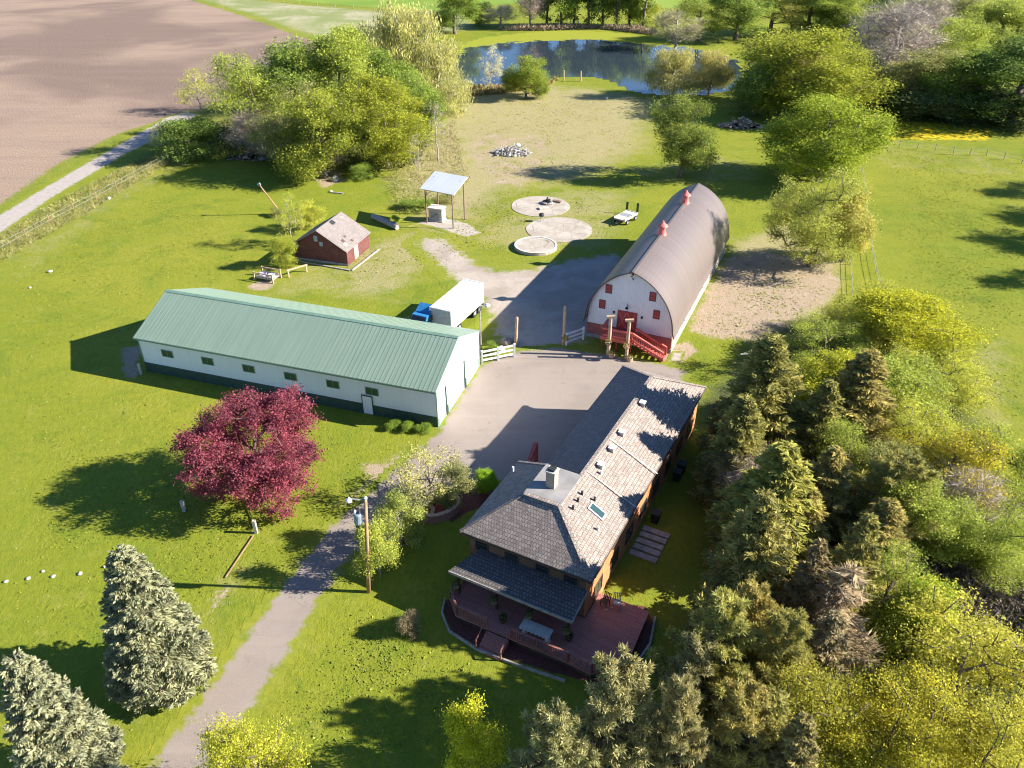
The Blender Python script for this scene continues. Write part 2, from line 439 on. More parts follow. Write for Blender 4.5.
M['rust'] = m_plain('rusty_steel', (.20, .13, .10), .8, .3, 5)
M['conc'] = m_plain('concrete', (.44, .395, .34), .9, .16, 1.5, bump=.3)
M['concrim'] = m_plain('pale_concrete', (.52, .49, .43), .9, .12, 2)
M['blue'] = m_plain('blue_truck_paint', (.03, .19, .42), .3, .1, 2)
M['tyre'] = m_plain('tyre_rubber', (.02, .02, .022), .85, .2, 4)
M['black'] = m_plain('black_metal', (.025, .028, .025), .6, .2, 4)
M['grey'] = m_plain('grey_metal', (.33, .34, .35), .5, .12, 3)
M['lamp'] = m_plain('white_lamp_glass', (.85, .85, .82), .3, .03, 2)
M['stone'] = m_plain('white_limestone', (.46, .43, .37), .9, .15, 3)
M['dkgreen'] = m_plain('weathered_green_post', (.03, .045, .02), .8, .2, 4)
M['purple'] = m_plain('lilac_plastic', (.45, .42, .66), .5, .2, 3)
M['canblue'] = m_plain('blue_grey_enamel', (.20, .26, .31), .5, .1, 3)
M['bark'] = m_plain('bark', (.15, .115, .085), .9, .3, 4, bump=.4)
M['palebark'] = m_plain('grey_bark', (.30, .26, .225), .9, .25, 4)
M['leaf'] = m_foliage('leaves', .55, .42)
M['needle'] = m_foliage('needles', .8, .28, (1.15, 1.0, .85))
M['twig'] = m_foliage('twigs', .9, .0, (1.1, 1.0, .9))

# ------------------------------------------------------------------ ground
def sdf(P, poly):
    """signed distance in metres, positive inside"""
    poly = np.asarray(poly, float); n = len(poly)
    d = np.full(len(P), 1e9); ins = np.zeros(len(P), bool)
    for i in range(n):
        a = poly[i]; b = poly[(i + 1) % n]; e = b - a; w = P - a
        t = np.clip((w @ e) / max(e @ e, 1e-9), 0, 1)
        q = w - t[:, None] * e
        d = np.minimum(d, np.hypot(q[:, 0], q[:, 1]))
        c1 = (a[1] > P[:, 1]) != (b[1] > P[:, 1])
        with np.errstate(divide='ignore', invalid='ignore'):
            xi = (b[0] - a[0]) * (P[:, 1] - a[1]) / (b[1] - a[1]) + a[0]
        ins ^= c1 & (P[:, 0] < xi)
    return np.where(ins, d, -d)

def pxpoly(pts): return [tuple(at(x, y)[:2]) for x, y in pts]

def smooth_poly(poly, it=2):
    for _ in range(it):
        q = []
        for i in range(len(poly)):
            a = poly[i]; b = poly[(i + 1) % len(poly)]
            q.append((a[0] * .75 + b[0] * .25, a[1] * .75 + b[1] * .25)); q.append((a[0] * .25 + b[0] * .75, a[1] * .25 + b[1] * .75))
        poly = q
    return poly

def grow(lo, hi, far_lo, far_hi, step, k=1.12):
    a = list(np.arange(lo, hi + 1e-6, step)); s = step
    while a[-1] < far_hi: s *= k; a.append(a[-1] + s)
    s = step; p = []; x = lo
    while x > far_lo: s *= k; x -= s; p.append(x)
    return np.array(p[::-1] + a)

xs = grow(-75, 85, -2500, 2500, .75); ys = grow(16, 150, -400, 4000, .75)
X, Y = np.meshgrid(xs, ys); P2 = np.stack([X.ravel(), Y.ravel()], 1)
nx, ny = len(xs), len(ys)
idx = np.arange(nx * ny).reshape(ny, nx)
quads = np.stack([idx[:-1, :-1].ravel(), idx[:-1, 1:].ravel(), idx[1:, 1:].ravel(), idx[1:, :-1].ravel()], 1)

def mesh_np(name, V, Q, mat):
    me = bpy.data.meshes.new(name)
    k = Q.shape[1]
    me.vertices.add(len(V)); me.vertices.foreach_set('co', V.astype(np.float32).ravel())
    me.loops.add(Q.size); me.loops.foreach_set('vertex_index', Q.astype(np.int32).ravel())
    me.polygons.add(len(Q)); me.polygons.foreach_set('loop_start', np.arange(0, Q.size, k, dtype=np.int32))
    me.update(calc_edges=True); me.validate()
    if mat: me.materials.append(mat)
    return me

def obj(name, me, parent=None):
    o = bpy.data.objects.new(name, me); COL.objects.link(o)
    if parent: o.parent = parent
    return o

gme = mesh_np('ground', np.c_[P2, np.zeros(len(P2))], quads, M['lawn'])
def ground_mask(name, regions):
    val = np.zeros(len(P2), np.float32)
    for pts, soft, amt in regions:
        s = sdf(P2, pxpoly(pts))
        val = np.maximum(val, np.clip(s / soft + .5, 0, 1) * amt)
    gme.attributes.new(name, 'FLOAT', 'POINT').data.foreach_set('value', val.astype(np.float32))
ground_mask('dry', [
    ([(380, 178), (430, 120), (455, 95), (560, 84), (660, 98), (655, 150), (600, 180), (560, 188), (520, 194), (470, 240), (420, 245), (400, 210)], 14, .82),
    ([(590, 170), (740, 150), (770, 180), (700, 190)], 5, .5),
    ([(690, 330), (730, 240), (780, 220), (850, 260), (840, 310), (770, 345)], 5, .8),
    ([(865, 138), (1024, 150), (1024, 180), (870, 168)], 4, .42),
    ([(340, 250), (420, 225), (440, 262), (400, 300), (330, 300)], 6, .7),
    ([(0, 232), (170, 150), (200, 160), (100, 215), (20, 262), (0, 268)], 2, .45),
    ([(215, 560), (255, 520), (270, 560), (190, 690), (100, 768), (90, 740)], 3, .42),
    ([(300, 590), (330, 560), (350, 600), (260, 720), (215, 768), (230, 720)], 3, .38),
    ([(930, 340), (1024, 330), (1024, 440), (950, 440)], 5, .5),
    ([(450, 98), (530, 80), (610, 90), (690, 105), (700, 125), (560, 120), (470, 130)], 6, .75),
    ([(250, 300), (330, 235), (400, 262), (420, 310), (330, 300)], 6, .55),
    ([(100, 180), (170, 165), (60, 260), (0, 300), (0, 275)], 6, .5),
    ([(330, 505), (395, 455), (430, 440), (440, 450), (400, 480), (350, 520)], 3, .6),
    ([(860, 160), (885, 250), (850, 250), (845, 170)], 2, .3),
    ([(400, 225), (520, 260), (620, 250), (640, 190), (560, 185), (480, 220)], 8, .62)])
ground_mask('dirt', [
    ([(686, 330), (720, 262), (760, 250), (835, 262), (842, 292), (800, 318), (765, 342), (715, 338)], 4, .85),
    ([(455, 150), (475, 130), (560, 135), (545, 185), (490, 190), (470, 170)], 6, .5),
    ([(415, 238), (440, 236), (475, 262), (470, 280), (440, 280)], 3, .75),
    ([(360, 465), (400, 455), (420, 470), (400, 495), (365, 505)], 3, .75),
    ([(205, 590), (235, 585), (230, 610), (205, 615)], 1.5, .55),
    ([(80, 585), (110, 590), (105, 610), (85, 608)], 2, .5),
    ([(118, 348), (142, 344), (142, 375), (128, 384), (120, 370)], 1.5, .7),
    ([(235, 560), (255, 525), (262, 530), (243, 568)], 1, .6),
    ([(430, 520), (545, 220), (545, 260), (500, 260)], .1, 0),
    ([(245, 286), (275, 275), (275, 290), (255, 292)], 1, .7),
    ([(300, 165), (330, 160), (350, 180), (320, 190)], 2, .6),
    ([(560, 168), (600, 172), (580, 190)], .1, 0),
    ([(430, 60), (470, 60), (480, 95), (440, 95)], 3, .4),
    ([(665, 345), (690, 340), (700, 352), (680, 366), (655, 366)], 1, .6)])
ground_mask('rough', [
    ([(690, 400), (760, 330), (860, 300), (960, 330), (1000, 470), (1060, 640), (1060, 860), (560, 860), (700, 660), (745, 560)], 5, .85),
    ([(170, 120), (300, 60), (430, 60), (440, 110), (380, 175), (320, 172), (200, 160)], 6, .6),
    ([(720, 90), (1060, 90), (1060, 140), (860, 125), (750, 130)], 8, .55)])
ground_mask('bloom', [([(858, 120), (930, 122), (1000, 130), (985, 141), (900, 140), (860, 140)], 5, .85),
                      ([(30, 262), (70, 255), (60, 275), (35, 285)], 4, .22)])
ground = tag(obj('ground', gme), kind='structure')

def sheet(name, poly, mat, z, cell, margin, kind='structure'):
    poly = np.array(poly)
    lo = poly.min(0) - margin - cell; hi = poly.max(0) + margin + cell
    x = np.arange(lo[0], hi[0] + cell, cell); y = np.arange(lo[1], hi[1] + cell, cell)
    XX, YY = np.meshgrid(x, y); P = np.stack([XX.ravel(), YY.ravel()], 1)
    s = sdf(P, poly)
    ii = np.arange(len(P)).reshape(len(y), len(x))
    Q = np.stack([ii[:-1, :-1].ravel(), ii[:-1, 1:].ravel(), ii[1:, 1:].ravel(), ii[1:, :-1].ravel()], 1)
    keep = (s[Q] > -margin).all(1); Q = Q[keep]
    used = np.unique(Q); remap = np.full(len(P), -1); remap[used] = np.arange(len(used))
    me = mesh_np(name, np.c_[P[used], np.full(len(used), z)], remap[Q], mat)
    me.attributes.new('d', 'FLOAT', 'POINT').data.foreach_set('value', s[used].astype(np.float32))
    return tag(obj(name, me), kind=kind)

sheet('plowed_field', pxpoly([(-400, 400), (-60, 240), (0, 207), (58, 166), (120, 134), (165, 120), (196, 112), (250, 92), (300, 70), (322, 40), (290, 28), (250, 14), (215, 4), (180, -10), (60, -45), (-900, -45)]), M['field'], .008, 1.2, 2.2)
sheet('meadow', pxpoly([(190, -2), (250, 16), (300, 34), (330, 44), (480, 30), (470, 12), (380, 10), (300, 4), (230, -4)]), M['meadow'], .010, 2.5, 4)
sheet('crop_field', pxpoly([(215, -8), (290, 1), (360, 7), (430, 11), (560, 0), (640, 8), (700, 8), (760, -30), (300, -60)]), M['crop'], .012, 2.5, 1)
sheet('farm_track', pxpoly([(-60, 268), (0, 234), (60, 193), (130, 152), (160, 138), (186, 124), (200, 115), (188, 111), (165, 118), (130, 138), (60, 178), (0, 214), (-60, 246)]), M['track'], .014, .5, .8)
sheet('driveway', pxpoly([(128, 792), (182, 722), (215, 677), (250, 628), (300, 560), (330, 525), (362, 500), (395, 468), (425, 442), (437, 430), (478, 368), (484, 364), (500, 357), (519, 350), (560, 347), (604, 354), (664, 364), (690, 372), (650, 420), (560, 470), (470, 486), (440, 496), (405, 520), (390, 545), (352, 556), (335, 580), (300, 636), (262, 695), (214, 770), (200, 800)]), M['drive'], .016, .4, .9)
sheet('gravel_yard', pxpoly([(500, 351), (560, 349), (590, 343), (640, 275), (645, 262), (610, 252), (568, 258), (530, 268), (500, 270), (480, 264), (465, 252), (445, 238), (424, 236), (412, 244), (440, 268), (455, 283), (478, 300), (487, 318), (492, 332)]), M['gravel'], .012, .5, 2)
sheet('concrete_apron', pxpoly([(403, 229), (420, 224), (446, 231), (468, 238), (482, 233), (470, 224), (452, 219), (432, 217)]), M['slab'], .02, .3, .7)
sheet('patio_slab', pxpoly([(672, 352), (684, 352), (680, 362), (668, 362)]), M['slab'], .02, .2, .3)
sheet('mulch_bed', pxpoly([(440, 505), (466, 489), (500, 487), (512, 490), (500, 502), (470, 512), (450, 524)]), M['mulch'], .022, .2, .3)
sheet('mulch_bed', pxpoly([(402, 545), (399, 536), (407, 528), (418, 530), (415, 542), (410, 550)]), M['mulch'], .022, .2, .3)
sheet('mulch_bed', pxpoly([(447, 596), (443, 612), (450, 632), (480, 650), (520, 664), (570, 678), (600, 686), (640, 676), (655, 625), (646, 606), (600, 600)]), M['mulch'], .018, .25, .3)

# pond: reflective water with a green scum along its far shore
def m_water():
    m, nt, b, out = new_mat('pond_water')
    pos = nt.n('ShaderNodeNewGeometry').outputs['Position']
    A = nt.n('ShaderNodeAttribute'); A.attribute_name = 'scum'
    n = nt.noise(pos, .16, 6, .7, .6); n2 = nt.noise(pos, 1.5, 4, .7)
    s = nt.math('ADD', A.outputs['Fac'], nt.math('MULTIPLY', nt.math('SUBTRACT', n, .5), 1.2))
    f = nt.ramp(s, .48, .56)
    c = nt.mix(f, (.035, .050, .066), nt.mix(nt.ramp(n2, .3, .7), (.22, .25, .03), (.30, .31, .05)))
    nt.l(c, b.inputs['Base Color']); nt.l(nt.math('ADD', nt.math('MULTIPLY', f, .8), .03), b.inputs['Roughness'])
    b.inputs['IOR'].default_value = 1.33
    nt.l(nt.math('SUBTRACT', 1.0, f), b.inputs['Specular IOR Level'])
    bp = nt.n('ShaderNodeBump'); bp.inputs['Strength'].default_value = .06; bp.inputs['Distance'].default_value = .05
    mp = nt.n('ShaderNodeMapping'); mp.inputs['Scale'].default_value = (.6, 1.6, 1); nt.l(pos, mp.inputs[0])
    nt.l(nt.noise(mp.outputs[0], 1.2, 4, .6), bp.inputs['Height']); nt.l(bp.outputs[0], b.inputs['Normal'])
    return m
M['water'] = m_water()
pond_poly = pxpoly([(455, 76), (452, 62), (458, 46), (475, 38), (520, 33), (560, 30), (620, 32), (660, 40), (700, 50), (738, 58), (745, 76), (735, 90), (700, 97), (655, 95), (634, 93), (622, 87), (605, 80), (585, 77), (560, 77), (545, 82), (520, 86), (490, 86), (465, 86)])
pond_poly = smooth_poly(pond_poly, 2)
pond = sheet('pond', pond_poly, M['water'], .03, 1.6, 0.5)
pv = np.zeros(len(pond.data.vertices) * 3, np.float32); pond.data.vertices.foreach_get('co', pv); pv = pv.reshape(-1, 3)
sc1 = sdf(pv[:, :2], pxpoly([(440, 70), (448, 60), (470, 48), (520, 42), (575, 40), (600, 40), (640, 44), (690, 49), (660, 36), (600, 28), (480, 28), (440, 40)]))
pond.data.attributes.new('scum', 'FLOAT', 'POINT').data.foreach_set('value', np.clip(sc1 / 14 + .5, 0, 1).astype(np.float32))

# ------------------------------------------------------------------ frames for buildings
class Frame:
    """building axes: n to the right, u away from the camera; az = direction of u"""
    def __init__(self, az): self.rz = R(az - 90); self.c = math.cos(self.rz); self.s = math.sin(self.rz)
    def w(self, n, u, z=0): return Vector((n * self.c - u * self.s, n * self.s + u * self.c, z))
    def inv(self, p): return (p[0] * self.c + p[1] * self.s, -p[0] * self.s + p[1] * self.c)

def window(parent, off, cx, cy, cz, w, h, axis, out, glass, frame, name='window', bars=(1, 1), fw=.08, proud=.05):
    """a window set into a wall face; axis 'x' or 'y' is the wall's direction, out = +-1 the outward side"""
    g = MB(off); fr = MB(off)
    def b(mb, a0, a1, z0, z1, d0, d1):
        lo, hi = sorted((d0 * out, d1 * out))
        if axis == 'x': mb.box(cx + a0, cx + a1, cy + lo, cy + hi, z0, z1)
        else: mb.box(cx + lo, cx + hi, cy + a0, cy + a1, z0, z1)
    b(g, -w / 2, w / 2, cz - h / 2, cz + h / 2, -.03, .015)
    o = g.build(name, glass, parent)
    for a0, a1, z0, z1 in ((-w / 2 - fw, -w / 2, cz - h / 2 - fw, cz + h / 2 + fw), (w / 2, w / 2 + fw, cz - h / 2 - fw, cz + h / 2 + fw), (-w / 2, w / 2, cz + h / 2, cz + h / 2 + fw), (-w / 2, w / 2, cz - h / 2 - fw, cz - h / 2)):
        b(fr, a0, a1, z0, z1, -.02, proud)
    for k in range(1, bars[0]): x = -w / 2 + w * k / bars[0]; b(fr, x - .02, x + .02, cz - h / 2, cz + h / 2, .016, .035)
    for k in range(1, bars[1]): z = cz - h / 2 + h * k / bars[1]; b(fr, -w / 2, w / 2, z - .02, z + .02, .016, .03)
    fr.build('frame', frame, o)
    return o

# ------------------------------------------------------------------ long white shed with the green roof
LF = Frame(72.3)
def build_long_shed():
    n0, n1, u0, u1, ze, zr = -58.55, -25.1, 55.4, 67.1, 4.3, 6.75
    um = (u0 + u1) / 2; off = (-42, um, 0)
    t = thing('pole_barn', 'long low white metal shed with a pale green ribbed roof and small windows', 'shed', LF.w(-42, um), LF.rz)
    w = MB(off)
    prof = [(u0, 1.15), (u0, ze), (um, zr), (u1, ze), (u1, .1), (u0, .1)]
    # front wall, back wall, gables as one closed shell
    w.add([(n0, u0, 0), (n1, u0, 0), (n1, u1, 0), (n0, u1, 0), (n0, u0, ze), (n1, u0, ze), (n1, u1, ze), (n0, u1, ze), (n0, um, zr), (n1, um, zr)],
          [(0, 1, 5, 4), (2, 3, 7, 6), (1, 2, 6, 9, 5), (3, 0, 4, 8, 7), (4, 5, 9, 8), (6, 7, 8, 9)])
    w.build('wall', M['lbwall'], t)
    b = MB(off); b.box(n0 - .02, n1 - .05, u0 - .05, u0 - .003, 0, 1.15); b.box(n0 - .05, n0 - .003, u0, u1, 0, 1.15)
    b.build('wainscot', M['lbgreen'], t)
    k = (zr - ze) / (um - u0); ov = .35; zo = ze - k * ov; lift = .06
    rf = MB(off)
    rf.slab([(n0 - .25, u0 - ov, zo + lift), (n1 + .12, u0 - ov, zo + lift), (n1 + .12, um, zr + lift), (n0 - .25, um, zr + lift)], .05)
    rf.slab([(n1 + .12, u1 + ov, zo + lift), (n0 - .25, u1 + ov, zo + lift), (n0 - .25, um, zr + lift), (n1 + .12, um, zr + lift)], .05)
    x = n0 - .1
    while x < n1:
        for s in (-1, 1):
            ue = u0 - ov if s < 0 else u1 + ov
            rf.bar((x, ue, zo + lift + .012), (x, um, zr + lift + .012), .03, .02)
        x += .45
    r = rf.build('roof', M['lbroof'], t)
    rc = MB(off)
    rc.slab([(n0 - .27, um - .28, zr + lift - .28 * k + .05), (n1 + .14, um - .28, zr + lift - .28 * k + .05), (n1 + .14, um, zr + lift + .07), (n0 - .27, um, zr + lift + .07)], .02)
    rc.slab([(n1 + .14, um + .28, zr + lift - .28 * k + .05), (n0 - .27, um + .28, zr + lift - .28 * k + .05), (n0 - .27, um, zr + lift + .07), (n1 + .14, um, zr + lift + .07)], .02)
    rc.build('ridge_cap', M['lbtrim'], r)
    fa = MB(off); fa.box(n0 - .25, n1 + .12, u0 - ov - .03, u0 - ov + .0, zo - .14, zo + .03); fa.build('fascia', M['lbtrim'], t)
    for px, py in ((168.7, 352.7), (209, 360), (250, 367.5), (292, 375), (334.5, 382.5), (374, 389)):
        n, u = LF.inv(at(px, py, 2.75))
        window(t, off, n, u0, 2.75, 1.25, .72, 'x', -1, M['lbwin'], M['lbtrim'], bars=(2, 1), fw=.07)
    n, _ = LF.inv(at(366, 407, 1.1))
    d = MB(off); d.box(n - .5, n + .5, u0 - .09, u0 - .055, .05, 2.1); dd = d.build('door', M['lbwall'], t)
    d = MB(off); d.box(n - .58, n - .5, u0 - .11, u0 - .04, .0, 2.2); d.box(n + .5, n + .58, u0 - .11, u0 - .04, 0, 2.2); d.box(n - .5, n + .5, u0 - .11, u0 - .04, 2.1, 2.2); d.build('frame', M['lbgreen'], dd)
    # big sliding doors in the sunny gable
    for a, c in ((57.6, 60.0), (62.6, 65.2)):
        d = MB(off); d.box(n1 + .02, n1 + .09, a, c, .08, 3.3); dd = d.build('sliding_door', M['lbwall'], t)
        d = MB(off); d.box(n1 + .02, n1 + .13, a - .09, a - .003, .05, 3.35)
        d.box(n1 + .095, n1 + .15, a, a + .28, .1, 1.15); d.build('jamb', M['lbgreen'], dd)
    c = MB(off)
    for q in ((n1 - .03, n1 + .04, u0 - .045, u0 + .10, 0, ze - .1), (n1 - .1, n1 + .035, u1 - .08, u1 + .03, 0, ze - .1), (n0 - .06, n0 + .05, u0 - .06, u0 + .02, 1.15, ze - .1)):
        c = MB(off); c.box(*q); c.build('corner_trim', M['lbtrim'], t)
    for q in ((n1 + .005, n1 + .06, u1 - .35, u1 - .1, .0, 1.15), (n1 + .042, n1 + .08, u0 + .1, u0 + .4, 0, .9)):
        c = MB(off); c.box(*q); c.build('kick_plate', M['lbtrim'], t)
build_long_shed()

# ------------------------------------------------------------------ arched barn
BF = Frame(66)
def build_barn():
    n0, n1, u0, u1, zs, H = -24.0, -14.25, 75.05, 105.6, 2.35, 8.9
    nm = (n0 + n1) / 2; a = (n1 - n0) / 2; off = (nm, u0, 0)
    t = thing('arched_barn', 'tall round-roofed barn with a white gable, red double doors and a grey-brown arched roof', 'barn', BF.w(nm, u0), BF.rz)
    bR = H - zs; c = (bR * bR - a * a) / (2 * a); rad = a + c
    def arc(r_off=0.0, n=18):
        pts = []
        a1 = math.acos(c / rad)
        for i in range(n + 1):
            q = a1 * i / n
            pts.append((nm - c + (rad + r_off) * math.cos(q), zs + (rad + r_off) * math.sin(q)))
        left = [(2 * nm - x, z) for x, z in pts[:-1]][::-1]
        top = pts[-1]; pts[-1] = (nm, zs + math.sqrt((rad + r_off) ** 2 - c * c))
        return pts, [(2 * nm - x, z) for x, z in pts]
    rt, lt = arc(0.0)
    # white gable (front) and rear gable as thick walls
    for y0, y1, nme in ((u0, u0 + .2, 'gable_wall'), (u1 - .2, u1, 'gable_wall')):
        poly = [(n1, zs - .55)] + rt + lt[::-1][1:] + [(n0, zs - .55)]
        g = MB(off); k = len(poly)
        vs = [(x, y0, z) for x, z in poly] + [(x, y1, z) for x, z in poly]
        g.add(vs, [tuple(range(k)), tuple(range(2 * k - 1, k - 1, -1))] + [((i + 1) % k, i, k + i, k + (i + 1) % k) for i in range(k)])
        g.build(nme, M['barnwhite'], t)
    s = MB(off); s.box(n0 - .02, n1 + .02, u0 - .06, u0 + .3, .45, zs - .55); s.box(n0 - .02, n0 + .25, u0 + .3, u1, .45, zs - .05); s.box(n0, n1, u1 - .3, u1 + .05, .45, zs - .55)
    s.build('block_wall', M['barnstone'], t)
    s = MB(off); s.box(n1 - .25, n1 + .03, u0 + .31, u1 - .3, .45, zs - .05); s.build('side_wall', M['barnpink'], t)
    s = MB(off); s.box(n0 - .1, n1 + .1, u0 - .14, u1 + .1, 0, .45); s.build('footing', M['foot'], t)
    # side windows
    for i in range(9):
        u = u0 + 2.5 + i * 3.2
        window(t, off, n1 + .03, u, 1.35, .8, .7, 'y', 1, M['glass'], M['white'], bars=(2, 1))
    # roof shell
    ro, lo_ = arc(.16); ri, li = arc(.02)
    outer = ro + lo_[::-1][1:]; inner = ri + li[::-1][1:]
    # flare at the eaves
    outer[0] = (n1 + .35, zs - .25); inner[0] = (n1 + .28, zs - .3); outer[-1] = (n0 - .35, zs - .25); inner[-1] = (n0 - .28, zs - .3)
    y0, y1 = u0 - .55, u1 + .45; k = len(outer)
    vs = [(x, y0, z) for x, z in outer] + [(x, y1, z) for x, z in outer] + [(x, y0, z) for x, z in inner] + [(x, y1, z) for x, z in inner]
    fs = []
    for i in range(k - 1):
        fs += [(i, k + i, k + i + 1, i + 1), (2 * k + i, 2 * k + i + 1, 3 * k + i + 1, 3 * k + i), (i, i + 1, 2 * k + i + 1, 2 * k + i), (k + i + 1, k + i, 3 * k + i, 3 * k + i + 1)]
    fs += [(0, 2 * k, 3 * k, k), (k - 1, 2 * k - 1, 4 * k - 1, 3 * k - 1)]
    fs = [f[::-1] for f in fs]
    r = MB(off); r.add(vs, fs); ro_ = r.build('roof', M['barnroof'], t)
    e = MB(off)
    for i in range(k - 1):
        e.bar((outer[i][0], y0 - .03, outer[i][1] - .02), (outer[i + 1][0], y0 - .03, outer[i + 1][1] - .02), .05, .14, up=(0, 1, 0))
    e.build('rake_trim', M['dwood'], ro_)
    rc = MB(off); zt = outer[len(ro) - 1][1]; rc.bar((nm, y0, zt + .01), (nm, y1, zt + .01), .26, .05); rc.build('ridge_cap', M['barnroof'], ro_)
    # gable doors, windows, hoist
    fy = u0
    dn = -19.45
    d = MB(off)
    for s in (-1, 1):
        x0, x1 = sorted((dn + s * .02, dn + s * 1.0)); d = MB(off); d.box(x0, x1, fy - .06, fy - .002, 1.75, 3.95)
        dr = d.build('door', M['barnred'], t)
        d2 = MB(off); d2.bar((x0 + .05, fy - .075, 1.85), (x1 - .05, fy - .075, 3.85), .12, .03, up=(0, 1, 0)); d2.bar((x1 - .05, fy - .078, 1.85), (x0 + .05, fy - .078, 3.85), .12, .03, up=(0, 1, 0)); d2.build('brace', M['redrail'], dr)
    d = MB(off); d.box(dn - 1.12, dn - 1.0, fy - .08, fy + .02, 1.75, 4.07); d.box(dn + 1.0, dn + 1.12, fy - .08, fy + .02, 1.75, 4.07); d.box(dn - 1.0, dn + 1.0, fy - .08, fy + .02, 3.95, 4.07); d.build('door_frame', M['barnred'], t)
    for px, py, z in ((608.9, 288.8, 0), (602.3, 304, 0), (652.8, 296.6, 0), (656.5, 314.5, 0)):
        # intersect the view ray with the gable plane u = fy
        lo, hi = .5, 10
        for _ in range(40):
            m = (lo + hi) / 2; n, u = BF.inv(at(px, py, m))
            if u > fy: lo = m
            else: hi = m
        n, u = BF.inv(at(px, py, m))
        window(t, off, n, fy, m, .62, .95, 'x', -1, M['barnred'], M['dwood'], bars=(1, 2), fw=.06)
    window(t, off, -21.75, fy - .06, 1.25, .55, .7, 'x', -1, M['glass'], M['white'], bars=(2, 2), fw=.12)
    h = MB(off); h.bar((nm, fy - .9, zt - .35), (nm, fy + .1, zt - .3), .14, .2); h.bar((nm, fy - .5, zt - .7), (nm, fy - .02, zt - 1.1), .08, .08); h.build('hay_hoist', M['dwood'], t)
    l = MB(off); l.bar((dn - .05, fy - .32, 4.75), (dn - .05, fy, 4.9), .06, .06); l.lathe((dn - .05, fy - .36, 4.55), [(.2, 0), (.16, .14), (.05, .22)], 12); l.build('gooseneck_lamp', M['black'], t)
    for x in (dn - 1.55, dn + 1.65):
        l = MB(off); l.box(x - .09, x + .09, fy - .16, fy - .002, 3.55, 3.8); l.build('wall_lamp', M['black'], t)
    # ventilators on the ridge
    for u in (86.3, 97.9):
        v = MB(off)
        v.lathe((nm, u, zt - .12), [(.62, 0), (.50, .25), (.42, .6), (.42, .95)], 14)
        vv = v.build('ventilator', M['cupola'], t)
        v = MB(off); v.lathe((nm, u, zt + .95), [(.66, 0), (.60, .10), (.18, .42), (.12, .62), (.04, .66)], 14); v.build('cap', M['cupola'], vv)
    # landing and stairs in front of the doors
    dk = MB(off); u_d = 72.75
    dk.box(-21.7, -18.0, u_d - .08, fy - .15, 1.30, 1.72); dk.build('landing', M['redrail'], t)
    for x in (-21.5, -19.8, -18.2):
        p = MB(off); u = u_d + .1; p.box(x - .07, x + .07, u - .07, u + .07, 0, 1.58); p.build('landing_post', M['barnred'], t)
    def rail(pts, name='railing', h=.95):
        q = MB(off)
        for a_, b_ in zip(pts[:-1], pts[1:]):
            a_ = Vector(a_); b_ = Vector(b_)
            q.bar(a_ + Vector((0, 0, h)), b_ + Vector((0, 0, h)), .2, .2)
            q.bar(a_ + Vector((0, 0, .14)), b_ + Vector((0, 0, .14)), .08, .22)
            L = (b_ - a_).length; m = max(2, int(L / .22))
            for i in range(m + 1):
                c_ = a_.lerp(b_, i / m); wd = .05 if i % m else .11
                q.bar(c_, c_ + Vector((0, 0, h)), wd, wd, up=(0, 1, 0))
        return q.build(name, M['redrail'], t)
    rail([(-21.55, fy - .2, 1.72), (-21.55, u_d + .06, 1.72), (-18.15, u_d + .06, 1.72)])
    # stair runs to the right along the gable
    A = (-18.1, 1.72); B = (-14.5, .1); nst = 9
    st = MB(off)
    for i in range(nst):
        x = A[0] + (B[0] - A[0]) * (i + .5) / nst; z = A[1] + (B[1] - A[1]) * (i + .5) / nst
        st.box(x - .2, x + .2, u_d + .1, u_d + 1.35, z - .05, z)
    st.bar((A[0], u_d + .06, A[1] - .15), (B[0], u_d + .06, B[1] - .02), .06, .28, up=(0, 1, 0)); st.bar((A[0], u_d + 1.4, A[1] - .15), (B[0], u_d + 1.4, B[1] - .02), .06, .28, up=(0, 1, 0))
    st.build('stairs', M['redrail'], t)
    rail([(-18.1, u_d + .06, 1.72), (B[0], u_d + .06, .12)]); rail([(-18.1, u_d + 1.4, 1.72), (B[0], u_d + 1.4, .12)])
build_barn()

